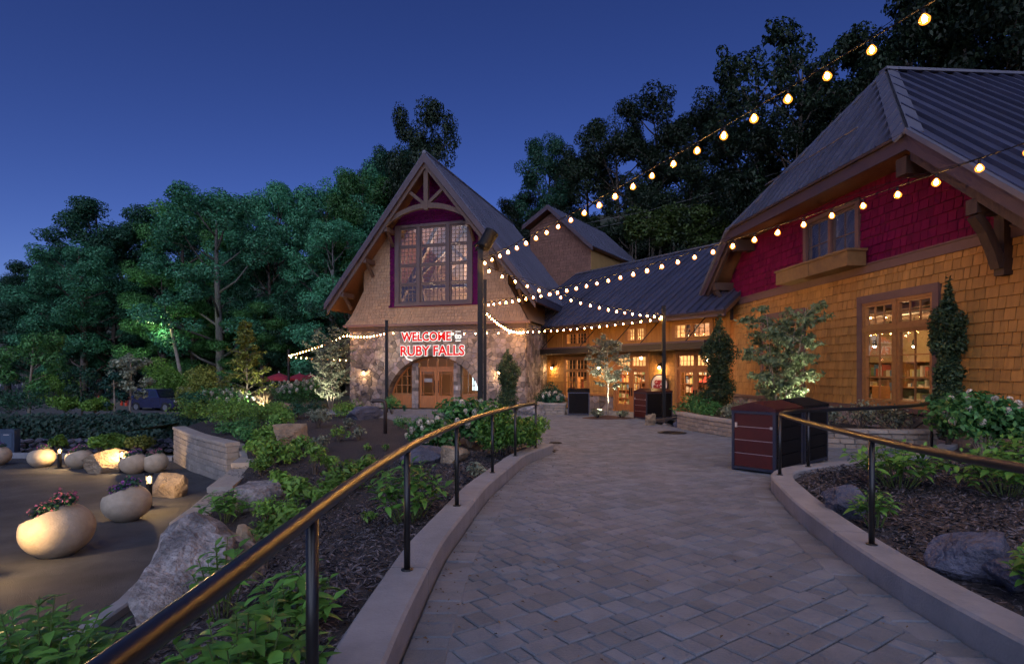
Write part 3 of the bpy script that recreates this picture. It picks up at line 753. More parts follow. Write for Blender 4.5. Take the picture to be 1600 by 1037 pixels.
# mulch chips lying on the near beds
rn=np.random.default_rng(5); C=[];N_=[]
for k in range(36000):
    y=1.5+11.5*rn.random()**1.3; 
    if k%2: xl=lerp_tab(WALL_X,y); xr=lerp_tab(LEFT_EDGE,y)-.31; x=xl+(xr-xl)*rn.random()**.8; z=bed_z(x,y)+.02
    else:
        x=3.1+4.8*rn.random()**1.3; y=2.8+6.6*rn.random()
        if inside([(a+.35,b-.1) for a,b in RKS if True]+[(12,12),(12,-4)],x,y): z=pz(y)+.07+.14*min(1,max(0,(x-3.3))/3)+.02
        else: continue
    C.append((x,y,z)); N_.append((rn.normal()*.45,rn.normal()*.45,1))
V,Q=leaf_quads(rn,np.array(C),np.array(N_),.075,asp=.20,fold=.05)
tag(link('mulch_chips',arr_mesh('mulch_chips',V,Q),M_CHIP),'dark shredded bark mulch chips over the planting beds','mulch',kind='stuff')
C=[];N_=[]
for k in range(420):
    y=2.6+14*rn.random()**1.4; xl=lerp_tab(LEFT_EDGE,y); e=rn.random()**2.2*1.6; x=(xl+.05+e) if k%3 else 3.4*rn.random()-.2
    if x>2.7: continue
    C.append((x,y,pz(y)+.012)); N_.append((rn.normal()*.25,rn.normal()*.25,1))
V,Q=leaf_quads(rn,np.array(C),np.array(N_),.03,asp=.45,fold=.1)
tag(link('fallen_leaves',arr_mesh('fallen_leaves',V,Q),mat('dry_leaf',(.10,.065,.035),.8,rnd=.6,rsrc='island')),'scattered dry leaf litter on the paving','leaf litter',kind='stuff')
# drain covers set in the plaza
def drain(p,r,label):
    m=MB(); m.lathe([(r,0),(r,.012),(r*.9,.016),(r*.88,.010),(.01,.010)],24)
    for i in range(-3,4): m.wbox(-r*.75*math.cos(i*.35),r*.75*math.cos(i*.35),i*r*.22-.012,i*r*.22+.012,.0105,.015)
    o=m.build('drain_cover',M_POST); o.location=(p.x,p.y,pz(p.y)+.004); tag(o,label,'drain cover')
drain(on_pave(1050,676),.42,'large dark round drain cover in the paving before the rocks')
drain(on_pave(868,692),.16,'small dark drain cover in the paving by the left rail end')
# ------------------------------------------------------------------ main building with the gable and stone entrance
Z=(0,0,1)
MO=Vector((-4.2,30.3,0)); MU=Vector((.953,-.302,0)).normalized(); MW=Vector((-.302,-.953,0)).normalized()
FM=Fr(MO,MU,Z,MW); FZ=-.47
main=thing('gabled_entrance_building','gabled entrance building with stone base, tall gridded window and lit red sign','building',MO)
def mroof(a): return 12.75-1.2605*abs(a)
# lower stone box with the arched opening
KB=FZ; AR=2.85
def arch_front(fr,a0,a1,b0,b1,ka,kb,r,c):
    m=MB(); n=28
    for s in range(n):
        t0=math.pi*s/n; t1=math.pi*(s+1)/n
        p0=(ka+r*math.cos(t0),kb+r*math.sin(t0)); p1=(ka+r*math.cos(t1),kb+r*math.sin(t1))
        def outp(p,t):
            d=(math.cos(t),math.sin(t)); k=1e9
            if d[0]>1e-6: k=min(k,(a1-ka)/d[0])
            if d[0]<-1e-6: k=min(k,(a0-ka)/d[0])
            if d[1]>1e-6: k=min(k,(b1-kb)/d[1])
            return (ka+d[0]*k,kb+d[1]*k)
        q0=outp(p0,t0); q1=outp(p1,t1)
        m.quad(fr.P(*p0,c),fr.P(*q0,c),fr.P(*q1,c),fr.P(*p1,c))
        if abs(q0[0]-q1[0])>1e-3 and abs(q0[1]-q1[1])>1e-3:
            cx=a1 if q0[0]>ka else a0; m.add([fr.P(*q0,c),fr.P(cx,b1,c),fr.P(*q1,c)],[(0,1,2)])
        m.quad(fr.P(*p0,c),fr.P(*p1,c),fr.P(*p1,c-.6),fr.P(*p0,c-.6))
    return m
sw=arch_front(FM,-5.1,5.1,FZ,4.06,0,KB,AR,0)
for s in (-1,1): sw.quad(FM.P(s*5.1,FZ,0),FM.P(s*5.1,4.06,0),FM.P(s*5.1,4.06,-14),FM.P(s*5.1,FZ,-14))
stone_wall=sw.build('stone_wall',M_MORTAR,main)
def in_arch(a,b): return math.hypot(a,b-KB)<AR+.30
def cut_arch(poly,p):
    d=math.hypot(p[0],p[1]-KB); nx,ny=p[0]/d,(p[1]-KB)/d
    if any(math.hypot(q[0],q[1]-KB)<AR+.34 for q in poly): poly=clip(poly,-nx,-ny,-(nx*0+ny*KB+AR+.34))
    return poly
voronoi_stones(FM,(-5.1,5.1,FZ,4.0),'stone',M_STONE,stone_wall,step=.31,seed=4,limit=280,avoid=in_arch,cut=cut_arch)
FMS=Fr(FM.P(5.1,0,0),-MW,Z,MU)     # right return
voronoi_stones(FMS,(0,5,FZ,4.0),'stone',M_STONE,stone_wall,step=.31,seed=9,limit=20)
n=23
for k in range(n):     # voussoirs of the arch
    t0=math.pi*(k+.04)/n; t1=math.pi*(k+.96)/n; j=random.Random(k).uniform(-.02,.03)
    MB().prism(FM,[(math.cos(t)*r_,KB+math.sin(t)*r_) for r_,t in ((AR-.005,t0),(AR+.33+j,t0),(AR+.33+j,t1),(AR-.005,t1))],-.5,.06+j*.5).build('voussoir',M_STONE[0],stone_wall)
# screen inside the arch: timber panels, glazed bays, stone piers, doors
ent=MB(); d0=-.5
piers=((-1.42,-1.05),(1.05,1.42))
def arch_h(a): return KB+math.sqrt(max(0,AR*AR-a*a))
for s in (-1,1):
    a_in,a_out=1.42,2.7
    poly=[(s*a_in,FZ),(s*a_out,FZ),(s*a_out,FZ+.75),(s*a_in,FZ+.75)]
    MB().prism(FM,poly,d0-.08,d0).build('wood_panel',M_DOOR,main)
    for q in range(2):
        x0=a_in+.1+q*.6; MB().prism(FM,[(s*x0,FZ+.15),(s*(x0+.46),FZ+.15),(s*(x0+.46),FZ+.62),(s*x0,FZ+.62)],d0,d0+.03).build('raised_panel',M_DOOR,main)
    # glazed bay under the arch curve
    g=MB(); xs_=[a_in+(2.62-a_in)*i/10 for i in range(11)]
    poly=[(s*x,FZ+.75) for x in xs_]+[(s*x,max(FZ+.76,arch_h(x)-.06)) for x in xs_[::-1]]
    g.add([FM.P(a,b,d0-.04) for a,b in poly],[tuple(range(len(poly)))]); bay=g.build('bay_glass',G_CLEAR,main)
    b=MB()
    for i in range(0,4):
        x=a_in+.03+i*.33; b.box(FM,min(s*x,s*(x+.035)),max(s*x,s*(x+.035)),FZ+.75,arch_h(x)-.02,d0-.06,d0+.01)
    for j in range(1,4):
        zz=FZ+.75+j*.5; xm=math.sqrt(max(.01,AR*AR-(zz-KB)**2)); 
        if xm>a_in: b.box(FM,min(s*a_in,s*xm),max(s*a_in,s*xm),zz-.018,zz+.018,d0-.058,d0+.006)
    b.box(FM,min(s*a_in,s*2.75),max(s*a_in,s*2.75),FZ+.72,FZ+.80,d0-.07,d0+.02)
    b.build('glazing_bar',M_SASH,bay)
    tr=MB(); 
    for i in range(12):
        t0=math.pi*i/24; t1=math.pi*(i+1)/24
        if AR*math.cos(t1)<1.3: break
        tr.prism(FM,[(s*math.cos(t)*r_,KB+math.sin(t)*r_) for r_,t in ((AR-.10,t0),(AR-.01,t0),(AR-.01,t1),(AR-.10,t1))],d0-.06,d0+.03)
    tr.build('arch_trim',M_DOOR,main)
    zb=FZ; pm=MB(); pier=MB().box(FM,min(s*1.06,s*1.41),max(s*1.06,s*1.41),FZ,arch_h(1.41)-.02,d0-.15,d0+.16).build('pier',M_MORTAR,main)
    while zb<arch_h(1.42)-.1:
        h=random.Random(int(zb*100)+s).uniform(.16,.3); w=.39; sp=random.Random(int(zb*77)).uniform(.35,.65)
        for x0,x1 in ((1.04,1.04+w*sp-.012),(1.04+w*sp+.012,1.43)):
            MB().box(FM,min(s*x0,s*x1),max(s*x0,s*x1),zb+.01,min(zb+h,arch_h(1.42))-.01,d0+.1,d0+.16+.04*random.Random(int(zb*31+x0*9)).random()).build('stone',M_STONE[0],pier)
        zb+=h
# doors
DT=1.66
for s in (-1,1):
    a0,a1=(s*1.04,s*.012) if s<0 else (s*.012,s*1.04)
    m=MB(); fw=.13
    m.box(FM,a0,a0+fw,FZ+.02,DT,d0-.05,d0+.03); m.box(FM,a1-fw,a1,FZ+.02,DT,d0-.05,d0+.03)
    m.box(FM,a0+fw,a1-fw,DT-.14,DT,d0-.05,d0+.03); m.box(FM,a0+fw,a1-fw,FZ+.02,FZ+.68,d0-.05,d0+.03)
    for q in (0,1):
        x=a0+fw+.04+q*.38; m.box(FM,x,x+.34,FZ+.16,FZ+.56,d0+.03,d0+.05)
    dr=m.build('door',M_DOOR,main)
    MB().quad(*[FM.P(a,b,d0-.01) for a,b in ((a0+fw,FZ+.68),(a1-fw,FZ+.68),(a1-fw,DT-.14),(a0+fw,DT-.14))]).build('pane',G_CLEAR if s>0 else G_REFL,dr)
    g=MB()
    for q in (.14,.86):
        x=a0+fw+(a1-a0-2*fw)*q; g.box(FM,x-.012,x+.012,FZ+.68,DT-.14,d0-.03,d0+.012)
    for zz in (FZ+.82,DT-.28): g.box(FM,a0+fw,a1-fw,zz-.012,zz+.012,d0-.028,d0+.01)
    g.build('glazing_bar',M_DOOR,dr)
    xh=s*.12; MB().tube([FM.P(xh,FZ+.85,d0+.03),FM.P(xh,FZ+.9,d0+.1),FM.P(xh,FZ+1.45,d0+.1),FM.P(xh,FZ+1.5,d0+.03)],.018,6).build('handle',M_POST,dr)
MB().box(FM,-1.06,1.06,DT,DT+.12,d0-.06,d0+.05).build('door_head',M_DOOR,main)
tm=MB(); poly=[(-1.05+2.1*i/10,min(2.28,arch_h(-1.05+2.1*i/10)-.05)) for i in range(11)]
tm.add([FM.P(a,b,d0-.03) for a,b in [(-1.05,DT+.12)]+[(1.05,DT+.12)]+poly[::-1]],[tuple(range(13))]); tw=tm.build('transom_glass',G_CLEAR,main)
g=MB()
for x in (-.55,0,.55): g.box(FM,x-.02-(.03 if x==0 else 0),x+.02+(.03 if x==0 else 0),DT+.12,arch_h(x)-.03,d0-.05,d0+.01)
g.build('glazing_bar',M_DOOR,tw)
tr=MB()
for i in range(8,17):
    t0=math.pi*i/24; t1=math.pi*(i+1)/24; tr.prism(FM,[(math.cos(t)*r_,KB+math.sin(t)*r_) for r_,t in ((AR-.12,t0),(AR-.01,t0),(AR-.01,t1),(AR-.12,t1))],d0-.06,d0+.03)
tr.build('arch_trim',M_DOOR,main)
# upper volume
UP=[(-5.28,4.1),(5.28,4.1),(4.2,6.0),(4.2,mroof(4.2)-.42),(0,mroof(0)-.44),(-4.2,mroof(4.2)-.42),(-4.2,6.0)]
up=MB()
# front wall with a window opening
WA,WB0,WB1=2.14,5.2,9.26
ftop=lambda a:mroof(a)-.43
def side_poly(s): return [(s*WA,4.1),(s*5.28,4.1),(s*4.2,6.0),(s*4.2,ftop(4.2)),(s*WA,ftop(WA))]
for s in (-1,1): up.add([FM.P(a,b,0) for a,b in side_poly(s)],[tuple(range(5))])
up.add([FM.P(a,b,0) for a,b in [(-WA,4.1),(WA,4.1),(WA,WB0),(-WA,WB0)]],[(0,1,2,3)])
up.add([FM.P(a,b,0) for a,b in [(-WA,WB1),(WA,WB1),(WA,ftop(WA)),(0,ftop(0)),(-WA,ftop(WA))]],[(0,1,2,3,4)])
for s in (-1,1):
    up.quad(FM.P(s*5.28,4.1,0),FM.P(s*4.2,6,0),FM.P(s*4.2,6,-14),FM.P(s*5.28,4.1,-14)); up.quad(FM.P(s*4.2,6,0),FM.P(s*4.2,ftop(4.2),0),FM.P(s*4.2,ftop(4.2),-14),FM.P(s*4.2,6,-14))
up.quad(FM.P(-5.28,4.1,.2),FM.P(5.28,4.1,.2),FM.P(5.28,4.1,-14),FM.P(-5.28,4.1,-14))
upper=up.build('upper_wall',M_SHEATH,main)
sb=MB()
for s in (-1,1):
    sb.add([FM.P(s*a,b,c) for a,b,c in ((5.32,4.1,.0),(4.24,6,.0),(4.24,6,-14),(5.32,4.1,-14))],[(0,1,2,3)]); sb.add([FM.P(s*a,b,c) for a,b,c in ((4.24,6,0),(4.24,ftop(4.2),0),(4.24,ftop(4.2),-14),(4.24,6,-14))],[(0,1,2,3)])
sb.build('side_wall',M_TANM[0],main)
fl=lambda z:.22*max(0,(5.0-z)/.9)**1.6
PX=2.58
regs=[[(-5.28,4.1),(5.28,4.1),(4.72,5.08),(-4.72,5.08)],[(-4.2,5.08),(-PX,5.08),(-PX,ftop(PX)),(-4.2,ftop(4.2))],[(PX,5.08),(4.2,5.08),(4.2,ftop(4.2)),(PX,ftop(PX))],[(-4.72,5.08),(-4.2,5.08),(-4.2,6.0)],[(4.2,5.08),(4.72,5.08),(4.2,6.0)]]
shingles(FM,regs,[],'shingle',M_TANM,upper,course=.17,wlo=.12,whi=.26,seed=21,limit=60,flare=fl)
regs=[[(-PX,5.08),(-WA,5.08),(-WA,ftop(WA)),(-PX,ftop(PX))],[(WA,5.08),(PX,5.08),(PX,ftop(PX)),(WA,ftop(WA))],[(-WA,WB1),(WA,WB1),(WA,ftop(WA)),(0,ftop(0)),(-WA,ftop(WA))],[(-WA,5.08),(WA,5.08),(WA,WB0),(-WA,WB0)]]
shingles(FM,regs,[],'crimson_shingle',M_MAGM,upper,course=.17,wlo=.12,whi=.26,seed=22,limit=40)
MB().box(FM,-PX-.06,PX+.06,5.0,5.09,-.01,.07).build('crimson_trim',M_MAGM[0],main)
MB().box(FM,-5.4,5.4,3.97,4.10,-.05,.25).build('belt_trim',M_TRIM,main)
MB().box(FM,-5.15,5.15,3.72,3.97,-.02,.10).build('dentil_band',M_TIMBER,main)
# the tall window: three lights wide, four high
wx=[(-2.0,-.92,4),(-.74,.80,6),(.98,2.02,4)]
MB().box(FM,-WA-.12,WA+.12,WB0-.16,WB0,-.05,.12).build('window_sill',M_WFRAME,main)
m=MB(); m.box(FM,-WA-.1,WA+.1,WB1,WB1+.15,-.02,.10); m.box(FM,-WA-.12,-2.0,WB0,WB1,-.1,.08); m.box(FM,2.02,WA+.12,WB0,WB1,-.1,.08); m.box(FM,-.92,-.74,WB0,WB1,-.1,.09); m.box(FM,.80,.98,WB0,WB1,-.1,.09)
m.build('window_casing',M_WFRAME,main)
hz=(WB1-WB0)/4
for a0,a1,nc in wx:
    for j in range(4): window(FM,a0,a1,WB0+j*hz+.01,WB0+(j+1)*hz-.01,main,nc,4,M_WFRAME,G_REFL,fw=.085,mun=.028,c=0)
# roof
for s,nm in ((-1,'left'),(1,'right')):
    prof=[(0,12.75),(s*5.95,5.25),(s*5.95,4.93),(0,12.36)]
    rf=MB().prism(FM,prof,1.05,-14).build('roof',M_ROOF,main)
    MB().prism(FM,[(0,12.355),(s*5.9,4.925),(s*5.9,4.88),(0,12.31)],1.0,-14).build('soffit',M_SOFFIT,main)
    MB().prism(FM,[(0,12.79),(s*6.02,5.21),(s*6.02,4.86),(0,12.30)],1.052,1.12).build('rake_board',M_FASCIA,main)
    MB().prism(FM,[(0,12.28),(s*5.9,4.85),(s*5.9,4.62),(0,12.02)],.90,1.0).build('rake_trim',M_TIMB2,main)
    sl=math.hypot(5.95,7.5); v=Vector(MU)*(-s*5.95)+Vector((0,0,7.5)); fr=Fr(FM.P(s*5.95,5.25,1.05),-MW,v,(MU*s*7.5+Vector((0,0,5.95))))
    metal_roof(fr,[(0,0),(15,0),(15,sl),(0,sl)],rf,M_ROOF,width=.5)
    for a,l in ((2.35,1.0),(3.6,1.0),(5.0,1.0)):     # purlin ends and knees
        z0=mroof(a)-.62
        MB().box(FM,min(s*a-.11,s*a+.11),max(s*a-.11,s*a+.11),z0-.24,z0,-.1,.95).build('purlin',M_TIMB2,main)
        MB().bar(FM.P(s*a,z0-.85,.06),FM.P(s*a,z0-.2,.7),.13,.13,MU).build('knee_brace',M_TIMB2,main)
MB().tube([FM.P(0,12.80,1.1),FM.P(0,12.80,-14)],.12,6).build('ridge_cap',M_CAP,main)
# king post truss under the overhang
TC=.80
tru=MB(); tru.box(FM,-.12,.12,8.9+1.0,12.1,TC-.1,TC+.1); tru.build('king_post',M_TIMB2,main)
for s in (-1,1):
    MB().bar(FM.P(s*.08,10.2,TC),FM.P(s*1.12,11.05,TC),.16,.17,MW).build('strut',M_TIMB2,main)
tb=MB(); nseg=14
for i in range(nseg):
    x0=-2.35+4.7*i/nseg; x1=-2.35+4.7*(i+1)/nseg; f=lambda x:10.12-.135*x*x
    tb.prism(FM,[(x0,f(x0)-.13),(x1,f(x1)-.13),(x1,f(x1)+.13),(x0,f(x0)+.13)],TC-.09,TC+.09)
tb.build('arched_tie',M_TIMB2,main)
# interior of the hall: back wall, floor, timber frames and lamps
hi=MB(); hi.prism(FM,[(-4.1,4.2),(4.1,4.2),(4.1,7.0),(0,11.9),(-4.1,7.0)],-7.1,-7.0); hi.build('hall_back_wall',mat('hall_plaster',(.42,.30,.22),.8),main)
MB().box(FM,-5.0,5.0,FZ,FZ+.01,-7,-.6).build('hall_floor',mat('hall_floor',(.2,.12,.07),.4),main)
MB().box(FM,-5.0,5.0,3.3,4.12,-7,-.62).build('hall_gallery',mat('hall_ceiling',(.45,.36,.28),.8),main)
MB().box(FM,-5.0,5.0,FZ,3.3,-7.05,-6.95).build('hall_lobby_wall',mat('lobby_wall',(.55,.33,.16),.7),main)
tf=MB()
for c in (-2.2,-4.6):
    for s in (-1,1):
        tf.bar(FM.P(s*3.9,4.3,c),FM.P(s*.1,11.0,c),.2,.25,MW); tf.bar(FM.P(s*2.9,6.2,c),FM.P(s*.05,8.6,c),.16,.18,MW); tf.bar(FM.P(s*1.5,4.3,c),FM.P(s*1.9,7.8,c),.16,.18,MW)
    tf.bar(FM.P(-3,6.4,c),FM.P(3,6.4,c),.16,.22,Z); tf.bar(FM.P(0,6.4,c),FM.P(0,10.8,c),.16,.16,MW)
tf.build('hall_truss',mat('hall_timber',(.16,.10,.07),.6),main)
for a,c,z in ((-1.6,-3.4,5.4),(0.3,-3.4,5.3),(1.7,-3.6,5.4),(-.2,-5.6,6.6)):
    m=MB(); m.lathe([(.02,.30),(.16,.1),(.2,0)],12,Matrix.Translation(FM.P(a,z,c))); m.build('hall_lamp',E_ROOM if z<6 else E_WARM,main)
lamp('hall_light',FM.P(0,8.0,-3.4),330,(1,.70,.45),.3,main); lamp('hall_light',FM.P(0,5.7,-3.2),120,(1,.66,.34),.25,main); lamp('lobby_light',FM.P(.8,2.6,-2.6),130,(1,.62,.3),.2,main); lamp('lobby_light',FM.P(-3,2.4,-2.2),26,(1,.4,.2),.2,main)
MB().box(FM,1.75,2.25,.5,1.6,-1.3,-1.25).build('lobby_screen',E_SCREEN,main)
MB().box(FM,1.6,2.5,FZ,.35,-1.9,-1.4).build('lobby_desk',mat('lobby_desk',(.5,.2,.06),.5),main)
MB().box(FM,-.85,-.35,.95,1.15,-.62,-.615).build('door_notice',mat('notice_card',(.7,.68,.66),.6),main)
MB().box(FM,1.18,1.30,.55,.75,-.29,-.28).build('access_plate',mat('access_plate',(.55,.52,.5),.6),main)
# sconces
def sconce(fr,a,z,label,power,c=0.0):
    p=fr.P(a,z,c); t=thing('wall_sconce',label,'wall lamp',p,'warm wall sconces on the buildings')
    m=MB(); m.box(fr,a-.06,a+.06,z-.14,z+.14,c,c+.03); m.tube([fr.P(a,z+.08,c+.03),fr.P(a,z+.10,c+.12),fr.P(a,z+.02,c+.16)],.012,6); m.build('bracket',M_POST,t)
    T=Matrix.Translation(fr.P(a,z-.02,c+.17))
    MB().lathe([(.025,.06),(.13,-.01),(.135,-.02)],14,T).build('shade',M_POST,t)
    MB().lathe([(.02,0),(.055,-.05),(.055,-.09),(.02,-.13)],10,T).build('lamp_glass',E_WARM,t,True)
    lamp('sconce_light',fr.P(a,z-.16,c+.30),power,(1,.60,.25),.05,t)
sconce(FM,-4.15,1.55,'wall sconce on the stone front left of the arched door',26)
sconce(FM,3.75,1.55,'wall sconce on the stone front beside the clipped evergreen',26)
# lit sign
sg=thing('lit_sign','glowing red and white lettered welcome sign on the stone above the doors','sign',FM.P(0,2.9,.1))
def letters(body,size,a,b,sx,sy=1.0):
    Mx=Matrix.Translation(FM.P(a,b,.16))@Matrix((MU,Vector(Z),MW)).transposed().to_4x4()@Matrix.Diagonal((sx,sy,1,1))
    link('letter_halo',text_mesh(body,size,.012,.050),E_SIGN,sg,Mx)
    Mx2=Matrix.Translation(MW*.03)@Mx
    link('letter_face',text_mesh(body,size,.012,.016),E_SIGNRED,sg,Mx2)
letters('WELCOME',.62,-.33,3.36,.96,1.05); letters('RUBY FALLS',.74,0.0,2.60,.95,.98)
m=MB(); m.box(FM,1.36,1.66,3.58,3.64,.15,.18); m.box(FM,1.36,1.66,3.10,3.16,.15,.18); m.build('accent_bar',E_SIGN,sg)
Mx=Matrix.Translation(FM.P(1.51,3.37,.16))@Matrix((MU,Vector(Z),MW)).transposed().to_4x4()
link('letter_halo',text_mesh('to',.42,.012,.02),E_SIGN,sg,Mx)
# tail stroke under the first letter of the second line
MB().tube([FM.P(-1.62,2.45,.17),FM.P(-1.45,2.2,.17),FM.P(-1.15,2.12,.17)],.045,6).build('tail_stroke',E_SIGN,sg)
# ------------------------------------------------------------------ right-hand building, clipped gable
RO=Vector((9.44,17.4,0)); RU=Vector((-.0705,.9975,0)).normalized(); RW=Vector((-.9975,-.0705,0)).normalized()
FRR=Fr(RO,RU,Z,RW); RF=-.32
shop=thing('clipped_gable_building','nearby building with tan shingles, crimson gable and hipped dark metal roof','building',RO)
def rroof(a): return 10.75-.8444*abs(a)
wins=[(-4.3,-1.9,.72,3.40),(.95,3.35,.72,3.40)]
A0,A1=-6.5,6.3
hm=MB()
def wall_holes(m,fr,a0,a1,b0,b1,holes,c):
    """rectangular wall face with rectangular holes side by side"""
    x=a0
    for h in sorted(holes):
        m.quad(*[fr.P(a,b,c) for a,b in ((x,b0),(h[0],b0),(h[0],b1),(x,b1))])
        m.quad(*[fr.P(a,b,c) for a,b in ((h[0],b0),(h[1],b0),(h[1],h[2]),(h[0],h[2]))]); m.quad(*[fr.P(a,b,c) for a,b in ((h[0],h[3]),(h[1],h[3]),(h[1],b1),(h[0],b1))])
        for p,q in (((h[0],h[2]),(h[1],h[2])),((h[1],h[2]),(h[1],h[3])),((h[1],h[3]),(h[0],h[3])),((h[0],h[3]),(h[0],h[2]))):
            m.quad(fr.P(*p,c),fr.P(*q,c),fr.P(*q,c-.18),fr.P(*p,c-.18))
        x=h[1]
    m.quad(*[fr.P(a,b,c) for a,b in ((x,b0),(a1,b0),(a1,b1),(x,b1))])
wall_holes(hm,FRR,A0,A1,RF,4.2,wins,0)
gw=(-1.66,.66,4.72,6.2)
wall_holes(hm,FRR,-4.4,4.4,4.2,6.62,[gw],0)
for s in (-1,1):
    e=A1 if s>0 else A0
    hm.add([FRR.P(a,b,0) for a,b in ((s*4.4,4.2),(e,4.2),(e,rroof(e)-.40),(s*4.6,6.62),(s*4.4,6.62))],[(0,1,2,3,4)])
    hm.quad(*[FRR.P(e,b,c) for b,c in ((RF,0),(RF,-12),(rroof(e)-.4,-12),(rroof(e)-.4,0))])
hm.quad(*[FRR.P(a,b,-6.2) for a,b in ((A0,RF),(A1,RF),(A1,4.0),(A0,4.0))])
rwall=hm.build('wall',M_SHEATH,shop)
STB=.55
voronoi_stones(FRR,(A0,A1,RF,STB),'stone',M_STONE,rwall,step=.42,seed=31,limit=60,proud=.06)
hole2=[(h[0]-.12,h[1]+.12,h[2]-.1,h[3]+.22) for h in wins]
shingles(FRR,[[(A0,STB+.1),(A1,STB+.1),(A1,4.2),(A0,4.2)]],hole2,'shingle',M_TAN,rwall,course=.243,wlo=.14,whi=.31,seed=32,limit=295)
ghole=[(gw[0]-.1,gw[1]+.1,gw[2]-.2,gw[3]+.1)]
gtop=[(A0,4.42),(A1,4.42),(A1,rroof(A1)-.42),(4.62,6.6),(-4.62,6.6),(A0,rroof(A0)-.42)]
shingles(FRR,[gtop],ghole,'crimson_shingle',M_MAG,rwall,course=.243,wlo=.14,whi=.31,seed=33,limit=200)
m=MB(); m.box(FRR,A0-.02,A1+.02,4.2,4.42,-.02,.06); m.box(FRR,A0-.02,A1+.02,4.42,4.46,-.02,.09); m.build('belt_trim',M_TRIM,shop)
MB().box(FRR,A0-.02,A1+.02,STB,STB+.1,-.02,.10).build('water_table',M_TRIM,shop)
MB().box(FRR,A1-.16,A1+.02,STB+.1,4.2,-.02,.05).build('corner_board',M_TRIM,shop)
for k,(a0,a1,b0,b1) in enumerate(wins):
    c=.07
    m=MB(); m.box(FRR,a0-.17,a0,b0-.05,b1+.2,-.05,c); m.box(FRR,a1,a1+.17,b0-.05,b1+.2,-.05,c); m.box(FRR,a0,a1,b1,b1+.2,-.05,c-.004); m.build('window_casing',M_TRIM,shop)
    MB().box(FRR,a0-.22,a1+.22,b0-.16,b0-.05,-.05,.14).build('window_sill',M_TRIM,shop)
    mid=(a0+a1)/2; tz=2.68
    m=MB(); m.box(FRR,mid-.05,mid+.05,b0,b1,-.1,.05); m.box(FRR,a0,a1,tz-.05,tz+.05,-.1,.045); m.box(FRR,a0,a0+.05,b0,b1,-.1,.04); m.box(FRR,a1-.05,a1,b0,b1,-.1,.04); m.box(FRR,a0,a1,b0-.05,b0+.04,-.1,.04); m.box(FRR,a0,a1,b1-.05,b1,-.1,.04)
    m.build('window_mullion',M_SASH,shop)
    for x0,x1 in ((a0+.05,mid-.05),(mid+.05,a1-.05)):
        window(FRR,x0,x1,b0+.04,tz-.05,shop,2,3,M_SASH,G_CLEAR,fw=.085,mun=.03,panes=True,c=-.01)
        window(FRR,x0,x1,tz+.05,b1-.05,shop,3,2,M_SASH,G_CLEAR,fw=.07,mun=.03,panes=True,c=-.01)
a0,a1,b0,b1=gw
m=MB(); m.box(FRR,a0-.15,a0,b0-.1,b1+.12,-.05,.08); m.box(FRR,a1,a1+.15,b0-.1,b1+.12,-.05,.08); m.box(FRR,a0,a1,b1,b1+.12,-.05,.076); m.box(FRR,(a0+a1)/2-.06,(a0+a1)/2+.06,b0,b1,-.1,.06); m.build('window_casing',M_TRIM,shop)
for x0,x1 in ((a0,(a0+a1)/2-.06),((a0+a1)/2+.06,a1)): window(FRR,x0,x1,b0,b1,shop,2,2,M_WFRAME,G_REFL,fw=.07,mun=.03,panes=True,c=-.02)
cu_=MB()
for a in np.arange(a0+.1,a1,.16): cu_.tube([FRR.P(a,b0,-.22),FRR.P(a+.03,b0+.7,-.25),FRR.P(a-.02 if a<-.5 else a+.1,b1,-.22)],[.085,.06,.08],5)
cu_.build('curtain',mat('white_curtain',(.75,.72,.78),.9),shop)
lamp('curtain_fill_light',FRR.P(-.5,5.8,-.9),40,(1,.88,.8),.2,shop)  # added lamp, no fixture seen, brightens the curtains behind the gable window
fb=MB(); fb.box(FRR,-2.15,1.45,4.40,4.80,.10,.62); fb.build('flower_box',mat('flower_box_wood',(.20,.115,.045),.6,var=.2,vscale=6),shop)
m=MB(); m.box(FRR,-2.2,1.5,4.80,4.86,.08,.66); m.box(FRR,-.38,-.32,4.42,4.80,.6,.64); m.build('flower_box_rim',mat('flower_box_rim',(.19,.115,.05),.6,var=.2,vscale=6),shop)
